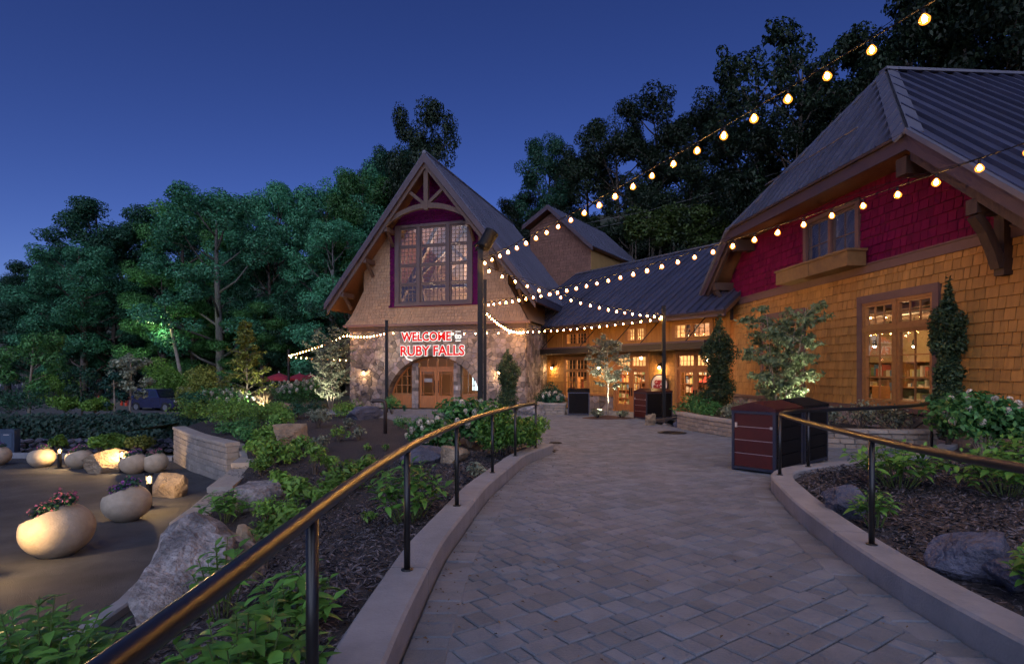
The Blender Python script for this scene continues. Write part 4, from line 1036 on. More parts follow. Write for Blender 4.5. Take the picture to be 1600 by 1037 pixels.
# roof, as planes: near slope, far slope, clipped end
def rp(a,d,z): return RO+RU*a-RW*d+Vector((0,0,z))
EV=8.8; HD=2.1; DL=15
zev=rroof(EV); sc=math.hypot(1,.8444)
for s in (-1,1):
    n=(RU*s*.8444+Vector((0,0,1))); v=(RU*(-s)+Vector((0,0,.8444)))
    fr=Fr(rp(s*EV,0,zev),-RW,v,n)
    reg=[(-.8,0),(DL,0),(DL,EV*sc),(HD,EV*sc),(-.8,(EV-4.5)*sc)]
    slab=MB().prism(fr,reg,-.16,-.002).build('roof',M_SOFFIT,shop)
    metal_roof(fr,reg,slab,M_ROOF,width=.5,rib=.09)
    # rake board down the gable end
    MB().prism(FRR,[(s*4.5,6.98),(s*(EV+.05),zev+.0),(s*(EV+.05),zev-.36),(s*4.5,6.58)],.802,.86).build('rake_board',M_FASCIA,shop)
    MB().prism(FRR,[(s*4.52,6.56),(s*EV,zev-.38),(s*EV,zev-.60),(s*4.52,6.34)],.66,.78).build('rake_trim',M_TIMBER,shop)
    MB().bar(rp(s*4.5,-.84,7.02),rp(s*EV,-.84,zev+.06),.10,.16,RW).build('rake_cap',M_CAP,shop)
    # hip cap: two wings of folded metal
    p,q=rp(s*4.55,-.86,6.94),rp(0,HD,10.80); d=(q-p).normalized()
    hp=MB()
    for nn,sgn in ((n.normalized(),-1),((-(-RW)*1.31+Vector((0,0,1))).normalized(),1)):
        side=d.cross(nn).normalized()
        # wing lies on its plane
        side = side if ((side.dot(RU)*s>0)==(sgn<0)) else -side
        w=.30; o_=nn*.075
        hp.add([p+o_,q+o_,q+o_+side*w,p+o_+side*w,p+o_-nn*.06,q+o_-nn*.06,q+o_+side*w-nn*.06,p+o_+side*w-nn*.06],[(0,1,2,3),(7,6,5,4),(2,6,7,3),(0,3,7,4),(1,5,6,2)])
    hp.build('hip_cap',M_CAP,shop)
nh=(RW*1.31+Vector((0,0,1))); vh=(-RW+Vector((0,0,3.8/2.9))); fr=Fr(rp(0,-.8,6.95),RU,vh,nh); hl=math.hypot(2.9,3.8)
reg=[(-4.5,0),(4.5,0),(0,hl)]
slab=MB().prism(fr,reg,-.14,-.002).build('hip_roof',M_SOFFIT,shop); metal_roof(fr,reg,slab,M_ROOF,width=.46,rib=.09)
MB().bar(rp(0,HD-.1,10.84),rp(0,DL,10.84),.34,.08).build('ridge_cap',M_CAP,shop)
fb=MB(); fb.box(FRR,-4.56,4.56,6.58,6.90,.80,.86); fb.build('hip_fascia',M_FASCIA,shop)
MB().box(FRR,-4.5,4.5,6.90,6.97,.80,.94).build('gutter',M_TIMBER,shop)
MB().quad(*[FRR.P(a,6.6,c) for a,c in ((-4.6,-.05),(4.6,-.05),(4.6,.82),(-4.6,.82))]).build('soffit',M_SOFFIT,shop)
MB().tube([rp(-1.6,.05,8.35),rp(3.4,.05,8.35)],.022,6).build('snow_rail',M_CAP,shop)
for a in (-4.2,4.2): MB().box(FRR,a-.16,a+.16,6.1,6.5,-.1,.74).build('outlooker',M_TIMBER,shop)
for a in (-6.1,5.9):       # carved knee brackets at the eaves
    m=MB(); zt=rroof(a)-.62; m.box(FRR,a-.13,a+.13,zt-.3,zt,-.05,.78); m.box(FRR,a-.11,a+.11,zt-1.5,zt-.3,-.02,.20)
    m.build('bracket_arm',M_TIMBER,shop)
    pts=[(.2,-1.35),(.32,-1.0),(.5,-.62),(.72,-.32)]; b=MB()
    for (c0,z0),(c1,z1) in zip(pts,pts[1:]): b.bar(FRR.P(a,zt+z0,c0),FRR.P(a,zt+z1,c1),.17,.20,RU)
    b.build('knee_brace',M_TIMBER,shop)
# shop room behind the windows
MB().box(FRR,A0+.1,A1-.1,RF,RF+.02,-6.1,-.2).build('room_floor',mat('shop_floor',(.22,.12,.06),.4,var=.2),shop)
MB().box(FRR,A0+.1,A1-.1,RF,4.0,-6.15,-6.1).build('room_wall',mat('shop_wall',(.55,.40,.22),.8,var=.15,vscale=1),shop)
MB().box(FRR,A0+.1,A1-.1,3.9,4.0,-6.1,-.2).build('room_ceiling',mat('shop_ceiling',(.16,.10,.06),.8),shop)
m=MB()
for k in range(9): a=A0+.8+k*1.4; m.box(FRR,a-.07,a+.07,3.55,3.85,-6.1,-.25)
for c in (-1.4,-2.8,-4.2): m.tube([FRR.P(A0+.2,3.4,c),FRR.P(A1-.2,3.4,c)],.09,8)
m.build('ceiling_beam',mat('shop_beam',(.20,.13,.09),.6),shop)
rr=random.Random(8)
GOODS=[mat('goods_%d'%i,c,.6) for i,c in enumerate([(.6,.55,.45),(.5,.12,.08),(.12,.2,.35),(.65,.5,.2),(.2,.28,.15),(.7,.66,.6),(.30,.16,.09)])]
def shelf_unit(fr,a0,a1,z0,z1,c0,c1,parent,levels,rr,wood=M_SASH):
    m=MB(); m.box(fr,a0,a0+.03,z0,z1,c0,c1); m.box(fr,a1-.03,a1,z0,z1,c0,c1); m.box(fr,a0,a1,z0,z1,c0-.02,c0)
    for k in range(levels+1): z=z0+(z1-z0)*k/levels; m.box(fr,a0+.03,a1-.03,z-.015,z+.015,c0,c1)
    s=m.build('shelf_unit',wood,parent)
    by=[MB() for _ in GOODS]
    for k in range(levels):
        z=z0+(z1-z0)*k/levels+.017; a=a0+.06
        while a<a1-.12:
            w=rr.uniform(.06,.2); h=rr.uniform(.35,.85)*(z1-z0)/levels
            by[rr.randrange(len(GOODS))].box(fr,a,a+w*.9,z,z+h,c0+.03,c1-rr.uniform(.02,.12)); a+=w
    for g,b in zip(GOODS,by):
        if b.v: b.build('goods',g,s)
for k in range(6): shelf_unit(FRR,A0+.4+k*2.0,A0+2.1+k*2.0,RF,1.9,-6.05,-5.6,shop,4,rr)
for k,(a,c) in enumerate(((-4.6,-3.2),(-2.6,-3.4),(-.3,-3.2),(2.2,-3.0),(4.2,-3.4))): shelf_unit(FRR,a-.8,a+.8,RF,1.05,c-.3,c+.3,shop,2,rr)
m=MB(); m.box(FRR,-4.6,-1.6,RF,.75,-1.5,-1.0); m.box(FRR,-4.7,-1.5,.75,.80,-1.55,-.95); m.build('counter',mat('counter_wood',(.25,.11,.05),.4),shop)
m=MB(); m.box(FRR,-3.6,-3.2,.80,.83,-1.4,-1.15); m.bar(FRR.P(-3.4,.83,-1.3),FRR.P(-3.4,1.05,-1.2),.34,.02,RU); m.build('till_screen',mat('till',(.5,.48,.42),.5),shop)
for k,(a,c,z) in enumerate(((-3.9,-1.6,3.05),(-2.6,-1.9,3.2),(-4.4,-3.4,2.55),(-3.2,-3.6,2.4),(-1.5,-3.2,2.5),(-2.2,-4.8,2.3),(-4.7,-4.6,2.4),(1.6,-2.0,2.8),(2.6,-3.0,2.5),(1.2,-4,2.4),(3.6,-4.4,2.5),(.2,-2.4,2.9))):
    m=MB(); m.lathe([(.02,.22),(.06,.16),(.075,.03),(.05,0)],10,Matrix.Translation(FRR.P(a,z,c))); m.build('spot_can',M_POST,shop)
    MB().lathe([(.045,.004),(.06,-.03),(.02,-.05)],8,Matrix.Translation(FRR.P(a,z,c))).build('spot_bulb',E_ROOM,shop)
    MB().tube([FRR.P(a,z+.2,c),FRR.P(a,3.4,c)],.008,4).build('spot_cord',M_POST,shop)
for a,c,e_ in ((-3.2,-3.4,170),(.4,-3,120),(2.6,-2.2,330)): lamp('room_light',FRR.P(a,3.0,c),e_,(1,.62,.28),.25,shop)

# ------------------------------------------------------------------ gift shop wing
WO=Vector((5.72,27.5,0)); WU=Vector((.56,-.83,0)).normalized(); WW=Vector((-.83,-.56,0)).normalized()
FW=Fr(WO,WU,Z,WW); WF=-.45
wing=thing('gift_shop_wing','low gift shop wing with glazed double doors under a flat dark canopy','building',WO)
T0,T1=-7.3,5.5
holes=[(-4.9,-3.05,.02,2.2),(-1.0,1.1,WF,2.3),(2.85,4.75,WF,2.3)]
m=MB(); wall_holes(m,FW,T0,T1,WF,2.55,holes,0)
up_h=[(-4.8,-3.1,2.98,3.62),(-.2,.95,2.98,3.62),(2.7,4.6,2.98,3.62)]
wall_holes(m,FW,T0,T1,2.55,4.55,up_h,0)
m.quad(*[FW.P(a,b,-7.9) for a,b in ((T0,WF),(T1,WF),(T1,4.5),(T0,4.5))])
wwall=m.build('wall',M_TAN[0],wing)
voronoi_stones(FW,(-2.95,-1.1,WF,.28),'stone',M_STONE,wwall,step=.34,seed=41,limit=40); voronoi_stones(FW,(T0,-4.95,WF,.28),'stone',M_STONE,wwall,step=.34,seed=42,limit=40)
shingles(FW,[[(-2.95,.38),(-1.1,.38),(-1.1,2.45),(-2.95,2.45)],[(T0,.38),(-5.0,.38),(-5.0,2.45),(T0,2.45)],[(1.25,WF),(2.7,WF),(2.7,2.45),(1.25,2.45)]],[],'shingle',M_TAN,wwall,course=.2,wlo=.14,whi=.28,seed=43,limit=120)
m=MB()
for a in np.arange(T0,T1,.42):
    if not any(h[0]-.1<a<h[1]+.1 for h in up_h): m.box(FW,a-.03,a+.03,2.8,4.3,0,.025)
m.build('batten',M_TAN[0],wing)
m=MB()
for h in holes+up_h:
    m.box(FW,h[0]-.12,h[0],h[2],h[3]+.12,-.05,.05); m.box(FW,h[1],h[1]+.12,h[2],h[3]+.12,-.05,.05); m.box(FW,h[0],h[1],h[3],h[3]+.12,-.05,.046)
m.box(FW,-2.95,-1.14,.28,.38,-.02,.09); m.box(FW,T0,-5.03,.28,.38,-.02,.09); m.box(FW,-5.0,-2.95,-.06,.02,-.02,.10); m.build('casing',M_SASH,wing)
for a0,a1 in ((-4.9,-3.98),(-3.97,-3.05)):
    window(FW,a0,a1,.02,1.58,wing,3,5,M_SASH,G_CLEAR,fw=.075); window(FW,a0,a1,1.6,2.2,wing,3,2,M_SASH,G_CLEAR,fw=.06)
for h in up_h:
    mid=(h[0]+h[1])/2
    for x0,x1 in ((h[0],mid-.02),(mid+.02,h[1])): window(FW,x0,x1,h[2],h[3],wing,3,3,M_SASH,G_CLEAR,fw=.06)
def french(a0,a1):
    mid=(a0+a1)/2
    for x0,x1,s in ((a0+.04,mid-.006,1),(mid+.006,a1-.04,-1)):
        d=window(FW,x0,x1,WF+.28,1.62,wing,3,6,M_DOOR,G_CLEAR,fw=.12,c=-.02,mun=.024,name='door')
        MB().box(FW,x0,x1,WF+.02,WF+.28,-.08,.004).build('kick_panel',M_DOOR,d)
        xh=x1-.06 if s>0 else x0+.06; MB().box(FW,xh-.02,xh+.02,.35,.75,.0,.05).build('handle',M_POST,d)
        window(FW,x0,x1,1.72,2.3,wing,4,2,M_DOOR,G_CLEAR,fw=.08,c=-.02,name='transom')
    MB().box(FW,a0,a1,1.62,1.72,-.08,.05).build('door_head',M_DOOR,wing)
    m=MB(); m.box(FW,a0,a0+.04,WF,2.3,-.08,.04); m.box(FW,a1-.04,a1,WF,2.3,-.08,.04); m.build('door_jamb',M_DOOR,wing)
french(-1.0,1.1); french(2.85,4.75)
# canopy hung on rods
m=MB(); m.box(FW,T0+.3,T1-.3,2.46,2.72,.02,1.25); cpy=m.build('canopy',mat('canopy_black',(.02,.019,.02),.5),wing)
MB().box(FW,T0+.26,T1-.26,2.72,2.80,.0,1.30).build('canopy_edge',M_FASCIA,cpy)
for a in (-5.6,-2.4,.0,1.7,4.2): MB().tube([FW.P(a,2.78,1.15),FW.P(a+.35,4.0,.05)],.022,5).build('hanger_rod',M_POST,wing)
# roof
prof_v=(WW*-6.0+Vector((0,0,4.07))); prn=(WW*4.07+Vector((0,0,6.0))); sl=math.hypot(6,4.07)
fr=Fr(FW.P(0,3.93,1.0),WU,prof_v,prn); reg=[(T0-2.5,0),(T1+.5,0),(T1+.5,sl),(T0-2.5,sl)]
slab=MB().prism(fr,reg,-.14,-.002).build('roof',M_SOFFIT,wing); metal_roof(fr,reg,slab,M_ROOF,width=.45,rib=.09)
bk=(WW*6.0+Vector((0,0,4.07))); fr=Fr(FW.P(0,3.93,-11.0),WU,bk,WW*-4.07+Vector((0,0,6))); MB().prism(fr,reg,-.14,0).build('roof',M_ROOF,wing)
MB().bar(FW.P(T0-2.5,8.06,-5),FW.P(T1+.5,8.06,-5),.34,.08).build('ridge_cap',M_CAP,wing)
MB().box(FW,T0-2.2,T1+.5,3.70,3.90,.98,1.06).build('fascia',M_FASCIA,wing); MB().tube([FW.P(T0-2.2,3.88,1.10),FW.P(T1+.5,3.88,1.10)],.07,6).build('gutter',M_TIMBER,wing)
MB().quad(*[FW.P(a,b,c) for a,b,c in ((T0,3.72,.98),(T1,3.72,.98),(T1,4.4,0),(T0,4.4,0))]).build('soffit',M_SOFFIT,wing)
MB().tube([FW.P(T0+.25,3.6,.12),FW.P(T0+.25,WF,.12)],.05,8).build('downpipe',M_TRIM,wing)
# shop interior
MB().box(FW,T0,T1,WF,WF+.02,-4.2,-.15).build('room_floor',mat('shop_floor2',(.35,.25,.15),.4),wing)
MB().box(FW,T0,T1,WF,4.4,-4.3,-4.2).build('room_wall',mat('shop_wall2',(.70,.55,.34),.8),wing)
MB().box(FW,T0,T1,4.3,4.4,-4.2,-.15).build('room_ceiling',mat('shop_ceiling2',(.4,.32,.24),.8),wing)
rr=random.Random(19)
for k in range(7): shelf_unit(FW,T0+.3+k*1.8,T0+1.9+k*1.8,WF,1.8,-4.1,-3.7,wing,5,rr)
for a,c,h in ((-4.3,-1.2,1.1),(-.5,-1.9,1.0),(.6,-1.6,1.2),(3.3,-1.7,1.1),(4.3,-1.5,1.0),(-6,-1.6,1.2)): shelf_unit(FW,a-.45,a+.45,WF,h,c-.25,c+.25,wing,3,rr)
m=MB(); m.lathe([(.5,0),(.42,.06),(.03,.36)],8,Matrix.Translation(FW.P(3.35,1.05,-1.5))); m.build('display_umbrella',mat('display_red',(.55,.05,.04),.5),wing)
for a,c,z in ((-4.2,-1.6,2.3),(-.6,-1.4,2.2),(.6,-2.4,2.3),(3.2,-1.6,2.05),(3.6,-2.6,2.25),(4.4,-2,2.1),(-3.5,-2.6,3.3),(.3,-2.5,3.4),(3.9,-2.2,3.4)):
    MB().lathe([(.02,.1),(.07,.06),(.08,0),(.02,-.05)],8,Matrix.Translation(FW.P(a,z,c))).build('ceiling_bulb',E_ROOM,wing)
    MB().tube([FW.P(a,z+.08,c),FW.P(a,4.3,c)],.008,4).build('lamp_cord',M_POST,wing)
for a in (-4.4,0.0,3.7): lamp('room_light',FW.P(a,2.3,-1.9),340,(1,.66,.34),.25,wing)
sconce(FW,-5.95,1.80,'wall sconce at the left end of the gift shop wing',22)
sconce(FW,-2.05,1.80,'wall sconce on the gift shop wall behind the small plaza tree',22)
sconce(FW,1.95,1.80,'wall sconce above the round gift shop sign',22)
# round sign
rs=thing('round_sign','round white sign with red letters between the gift shop doors','sign',FW.P(1.95,.93,.12))
Mx=Matrix.Translation(FW.P(1.95,.93,.10))@Matrix((WU,Vector(Z),WW)).transposed().to_4x4()
MB().lathe([(.50,0),(.50,.07),(.455,.075),(.45,.05),(.01,.05)],36).build('rim',mat('sign_rim',(.08,.05,.045),.5),rs,M=Mx)
MB().lathe([(.449,.04),(.449,.056),(.01,.056)],36).build('face',mat('sign_face',(.72,.66,.60),.6),rs,M=Mx)
red=mat('sign_red_paint',(.32,.02,.03),.5)
for txt,y in (('GIFT',.10),('SHOP',-.13)):
    link('letter',text_mesh(txt,.27,.006,.020),red,rs,Mx@Matrix.Translation((0,y,.064)))
# ------------------------------------------------------------------ tower behind the wing
TO=at(862,324,40); TU=Vector((.84,-.54,0)).normalized(); TW=Vector((-.54,-.84,0)).normalized()
FT=Fr((TO.x,TO.y,0),TU,Z,TW); tz=TO.z
tower=thing('shingled_tower','brown shingled tower block with a metal gable roof behind the wing','building',(TO.x,TO.y,0))
prof=[(-1.75,gz(3,40)),(3.0,gz(3,40)),(3.0,tz-3.15),(0,tz-.35),(-1.75,tz-1.35)]
b=MB(); b.prism(FT,prof,0,-9); tb=b.build('wall',M_SHEATH,tower)
shingles(FT,[[(-1.75,5),(3.0,5),(3.0,tz-3.2),(0,tz-.4),(-1.75,tz-1.4)]],[],'brown_shingle',M_BRN,tb,course=.2,wlo=.16,whi=.34,seed=51,limit=30)
sdw=Fr(FT.P(3.0,0,0),-TW,Z,TU); sd=MB(); sd.box(sdw,0,9,5,tz-3.2,.0,.03); sd.build('side_board',mat('ochre_board',(.42,.25,.09),.7,var=.15,vscale=2),tower)
for (a0,z0),(a1,z1) in (((0,tz),(3.35,tz-3.22)),((0,tz),(-2.05,tz-1.15))):
    v=TU*(a0-a1)+Vector((0,0,z0-z1)); s=1 if a1>0 else -1; nrm=TU*(s*(z0-z1))+Vector((0,0,abs(a1-a0))); sl=v.length
    fr=Fr(FT.P(a1,z1,.55),-TW,v,nrm); reg=[(0,0),(9.6,0),(9.6,sl),(0,sl)]
    slab=MB().prism(fr,reg,-.15,-.002).build('roof',M_SOFFIT,tower); metal_roof(fr,reg,slab,M_ROOF,width=.5,rib=.05)
    MB().prism(FT,[(a0,z0+.05),(a1*1.02,z1),(a1*1.02,z1-.3),(a0,z0-.28)],.552,.62).build('rake_board',M_FASCIA,tower)
# ------------------------------------------------------------------ block walls, rails, poles, strings, bins, planters, vehicles
def block(fr,L,h,d,seed):
    """split-faced block, slightly rounded"""
    r=random.Random(seed); e=.012; j=[r.uniform(0,.012) for _ in range(4)]
    vs=[fr.P(a,b,c) for a,b,c in ((0,0,-d),(L,0,-d),(L,h,-d),(0,h,-d),(0,0,-e),(L,0,-e),(L,h,-e),(0,h,-e),(e,e,j[0]),(L-e,e,j[1]),(L-e,h-e,j[2]),(e,h-e,j[3]))]
    fs=[(3,2,1,0),(0,1,5,4),(1,2,6,5),(2,3,7,6),(3,0,4,7),(4,5,9,8),(5,6,10,9),(6,7,11,10),(7,4,8,11),(8,9,10,11)]
    return MB().add(vs,fs)
def block_wall(root,path,z0f,zt,course,lens,depth,seed,cap=.09,capo=.03,side=1):
    """courses of blocks along a plan polyline, facing side; caps on top. zt(s) is the top"""
    r=random.Random(seed); seg=[(Vector(a),Vector(b)) for a,b in zip(path,path[1:])]; tot=sum((b-a).length for a,b in seg)
    def pt(s):
        for a,b in seg:
            l=(b-a).length
            if s<=l+1e-6: return a.lerp(b,max(0,s/l)),(b-a).normalized()
            s-=l
        return seg[-1][1],(seg[-1][1]-seg[-1][0]).normalized()
    zmax=max(zt(s*tot/20) for s in range(21)); zmin=min(z0f(*pt(s*tot/20)[0]) for s in range(21))-.1; k=0; z=zmax-cap
    while z>zmin:
        s=-(r.random()*.25)
        while s<tot-.03:
            L=r.choice(lens); s0,s1=max(0,s),min(tot,s+L); s+=L
            if s1-s0<.04: continue
            p,_=pt(s0); q,_=pt(s1); m_=(p+q)/2
            if z-course<zt((s0+s1)/2)-cap+.001 and z>z0f(*m_) and z<=zt((s0+s1)/2)-cap+.01:
                d=(q-p); l=d.length; d.normalize(); w=Vector((d.y,-d.x))*side
                block(Fr((p.x,p.y,z-course),(d.x,d.y,0),(0,0,1),(w.x,w.y,0)),l-.008,course-.008,depth,k).build('block',M_BLOCK,root); k+=1
        z-=course
    s=0
    while s<tot-.03:
        L=lens[-1]*r.uniform(.9,1.2); s1=min(tot,s+L); p,_=pt(s); q,_=pt(s1); d=(q-p); l=d.length; d.normalize(); w=Vector((d.y,-d.x))*side; z=zt((s+s1)/2)
        block(Fr((p.x+w.x*capo,p.y+w.y*capo,z-cap),(d.x,d.y,0),(0,0,1),(w.x,w.y,0)),l-.008,cap,depth+2*capo,k).build('cap_stone',M_CAPST,root); k+=1; s=s1
w=thing('block_planter_wall','low tumbled block planter wall below the shop window','wall',(7.4,13.25,pz(13.25)))
block_wall(w,BWS[::2]+[BWS[-1]],lambda x,y:pz(y)-.12,lambda s:.23,.125,[.22,.3,.38],.26,61,side=-1)
w=thing('block_planter','small square block planter of pale stone at the stone corner','planter',(1.75,25.6,pz(25.6)))
block_wall(w,[(1.2,26.4),(1.25,25.2),(2.35,25.0),(2.5,26.2)],lambda x,y:pz(y)-.1,lambda s:.14,.12,[.2,.3,.36],.22,62,side=1)
TW_=[(-11.15,18.75),(-10.2,17.6),(-9.2,16.4),(-8.2,15.4),(-7.3,14.55)]
w=thing('tall_retaining_wall','tall curved block retaining wall at the end of the lot','wall',(-9.2,16.4,lot_z(16.4)))
block_wall(w,smooth_pts(TW_,1),lambda x,y:lot_z(y)-.08,lambda s:-.26,.16,[.3,.42,.46],.3,63,cap=.10,side=1)
w=thing('stepped_seat_wall','low stepped block wall with broad pale caps edging the mulch bed','wall',(-5.9,11,lot_z(11)))
steps=[([(-5.4,9.0),(-5.62,10.0),(-5.9,11.0)],-.80),([(-5.88,11.0),(-6.12,12.0),(-6.42,13.0)],-.66),([(-6.40,13.0),(-6.72,14.2),(-7.35,15.3)],-.52),([(-7.33,15.25),(-7.9,16.4),(-8.3,17.0)],-.40)]
for k,(p,zt) in enumerate(steps): block_wall(w,p,lambda x,y:lot_z(y)-.08,lambda s,zt=zt:zt,.15,[.35,.45,.55],.42,64+k,cap=.11,capo=.02,side=-1)
# low rubble wall and ivy bank behind the lot
bank=thing('ivy_bank','long dark ivy covered bank behind the parking lot','hedge',(-22,23,-1.5))
V=[];xs_=np.linspace(-42,-11.5,60)
prof=[(22.0,-1.6),(22.2,-.9),(22.5,-.5),(23.2,-.32),(24.4,-.4),(25.2,-1.6)]
for x in xs_:
    for (y,z) in prof: V.append((x,y+.25*math.sin(x*.7)+(x+11.5)*-.02,z+(.12*mnoise.noise(Vector((x*.5,y,0))) if z>-1.5 else 0)))
Fq=[(i*6+j,i*6+j+1,(i+1)*6+j+1,(i+1)*6+j) for i in range(59) for j in range(5)]
link('bank_core',arr_mesh('bank_core',V,Fq),mat('bank_soil',(.012,.018,.012),.95),bank)
rn=np.random.default_rng(7); n=26000; X=rn.uniform(-42,-11.3,n); u=rn.random(n)*3; P=np.zeros((n,3)); Nn=np.zeros((n,3))
for k in range(n):
    i=int(u[k]); f=u[k]-i; y=prof[i][0]*(1-f)+prof[i+1][0]*f; z=prof[i][1]*(1-f)+prof[i+1][1]*f; P[k]=(X[k],y+.25*math.sin(X[k]*.7)+(X[k]+11.5)*-.02-.06+rn.normal()*.06,z+.05+rn.normal()*.06); Nn[k]=(rn.normal()*.5,-.8+rn.normal()*.4,.6+rn.normal()*.3)
V,Q=leaf_quads(rn,P,Nn,.15,.7); tag(link('ivy',arr_mesh('ivy',V,Q),L_IVY,bank),kind='stuff')
rub=thing('rubble_wall','low rubble stone wall at the foot of the ivy bank','wall',(-20,21.4,-1.5))
rq=random.Random(5); x=-30.0; RUB=[rock_mesh('stone',900+k,(.55,1,1),9,.10,2) for k in range(8)]
while x<-11.6:
    l=rq.uniform(.24,.42)
    for zz in (-1.54,-1.36,-1.18):
        link('stone',RUB[rq.randrange(8)],M_ROCKB,rub,Matrix.Translation((x+l/2+(.12 if zz==-1.36 else 0),21.6+(x+11.5)*-.02,zz+.1))@Matrix.Rotation(rq.uniform(-.2,.2),4,'Y')@Matrix.Diagonal((l,.2,.11,1)))
    x+=l*1.02
# ---- handrails
def handrail(label,path,posts,cap_end,zf=lambda x,y:pz(y)+.19,h=.90):
    root=thing('handrail',label,'handrail',(path[0][0],path[0][1],pz(path[0][1])))
    pts=[(x,y,zf(x,y)+h) for x,y in smooth_pts(path,3)]
    if cap_end: e=pts[-1]; pts=pts
    MB().tube(pts,.031,14).build('rail',M_BLACK,root,True)
    for x,y in posts:
        # nearest rail height
        m=MB(); m.tube([(x,y,zf(x,y)-.02),(x,y,zf(x,y)+h-.015)],.024,12); m.lathe([(.045,0),(.045,.008),(.03,.012)],14,Matrix.Translation((x,y,zf(x,y))))
        m.build('post',M_BLACK,root,True)
    return root
lp=[(lerp_tab(LEFT_KERB,y)-.15,y) for y in (-2,-.5,.5,1.5,2.16,3,4.2,5.2,6.32,7.4,8.55,9.5,10.4,11.0,11.6)]
handrail('long curved black handrail with gold sheen along the left kerb',lp,[(lerp_tab(LEFT_KERB,y)-.15,y) for y in (.1,2.16,4.2,6.32,8.55,10.4,11.6)],True)
rpth=[(2.89,-1),(2.89,1.5),(2.89,3.2),(2.95,4.2),(3.08,4.9),(3.35,6.3),(3.68,7.6),(3.86,8.2),(4.14,8.66),(4.5,8.98),(5.06,9.3),(6.2,9.78),(7.2,10.3),(8.3,11.25)]
handrail('black handrail curving round the right-hand planting bed',rpth,[(2.89,2.4),(3.06,4.84),(3.93,8.35),(4.75,9.12),(8.3,11.25)],False,zf=lambda x,y:pz(min(y,9.5))+.19)
# ---- light poles
def pole(name,label,p,top,w,sq=True,z0=None):
    zb=pz(p[1])-.02 if z0 is None else z0; t=thing(name,label,'pole',(p[0],p[1],zb),'string light poles')
    m=MB(); m.wbox(p[0]-w/2,p[0]+w/2,p[1]-w/2,p[1]+w/2,zb-.15,top); m.build('shaft',M_POST,t)
    MB().wbox(p[0]-w/2-.012,p[0]+w/2+.012,p[1]-w/2-.012,p[1]+w/2+.012,top,top+.02).build('cap',M_POST,t)
    MB().wbox(p[0]-w*1.1,p[0]+w*1.1,p[1]-w*1.1,p[1]+w*1.1,zb-.02,zb+.025).build('base_plate',M_POST,t)
    return t
PA=(-.80,14.4); PB=(-.95,20.0); PC=(5.6,21.0); PD=(-5.95,27.0); PE=(-15.7,40.0)
pa=pole('light_pole','tallest near light pole carrying a floodlight above the hydrangea',PA,4.62,.135)
pole('light_pole','slimmer light pole just right of the floodlight pole',PB,4.75,.11)
pole('light_pole','light pole among rocks in front of the round gift shop sign',PC,3.95,.12)
pole('light_pole','light pole standing left of the arched entrance',PD,3.95,.13)
pole('light_pole','distant light pole at the left end of the string lights',PE,3.05,.13,z0=-.55)
fl_=thing('floodlight','black cylinder floodlight tilted up on the tallest light pole','floodlight',(PA[0],PA[1],4.64))
Mx=Matrix.Translation((PA[0]+.16,PA[1],4.86))@Matrix.Rotation(R(28),4,'Y')@Matrix.Rotation(R(-14),4,'X')
MB().lathe([(.13,-.22),(.165,-.18),(.175,.24),(.185,.25),(.185,.28),(.165,.28),(.16,.2),(.01,.2)],24).build('housing',M_POST,fl_,True,M=Mx)
MB().lathe([(.158,.19),(.158,.205),(.01,.205)],24).build('lens',mat('flood_lens',(.5,.42,.3),.3,emit=(1,.75,.4),estr=.35),fl_,M=Mx)
m=MB(); m.tube([(PA[0]-.12,PA[1],4.68),(PA[0]-.02,PA[1],4.66),(PA[0]+.12,PA[1],4.72)],.05,8); m.tube([(PA[0]-.16,PA[1]-.02,4.72),(PA[0]+.02,PA[1]-.06,4.86)],.03,6); m.build('yoke',M_POST,fl_)
# ---- string lights
bm_=MB()
bm_.cur=0; bm_.lathe([(.012,.085),(.018,.08),(.018,.03),(.02,.025)],8)
bm_.cur=1; bm_.lathe([(.006,.012),(.020,-.010),(.025,-.03),(.020,-.052),(.006,-.064)],8)
bm_.cur=2; bm_.lathe([(.016,.026),(.03,.01),(.050,-.022),(.056,-.040),(.046,-.068),(.02,-.086),(.004,-.090)],10)
BULB=bm_.mesh('bulb',[M_POST,E_BULB,E_HALO],True)
def string(label,p,q,sag,n=None,sp=.45,off=.3):
    p=Vector(p); q=Vector(q); L=(q-p).length; n=n or int((L-off)/sp); sp=(L-off-.18)/max(1,n-1)
    root=thing('string_light',label,'string light',p,'strings of warm bulbs over the plaza')
    f=lambda t:p.lerp(q,t)-Vector((0,0,4*sag*t*(1-t)))
    MB().tube([f(i/40) for i in range(41)],.008,5).build('cable',M_POST,root)
    MB().tube([f(i/40)+Vector((0,0,.05+.05*math.sin(i))) for i in range(41)],.004,4).build('messenger_wire',M_POST,root)
    for i in range(n):
        t=(off+i*sp)/L
        if t>.99: break
        link('bulb',BULB,None,root,Matrix.Translation(f(t)-Vector((0,0,.085)))@Matrix.Rotation(i*1.3,4,'Z')@Matrix.Rotation(.16*math.sin(i*2.1),4,'X')@Matrix.Scale(.84+.06*math.sin(i*5.3),4))
    return root
string('highest string of bulbs rising overhead to the upper right',(PA[0],PA[1],4.36),(6.0,-.2,5.3),.22)
string('string of bulbs sloping up past the crimson gable to the right',(PB[0],PB[1],3.98),(7.94,2.05,4.62),.42)
string('string of bulbs falling from the floodlight pole to the rock bed pole',(PA[0],PA[1],4.30),(PC[0],PC[1],3.66),.26)
CR=FM.P(5.15,3.6,.35); CL=FM.P(-5.15,3.62,.35)
string('short steeply sagging string from the slim pole to the stone corner',(PB[0],PB[1],3.74),CR,.26,sp=.40)
string('level string of bulbs crossing in front of the gift shop roof',CR,(PC[0],PC[1],3.62),.10)
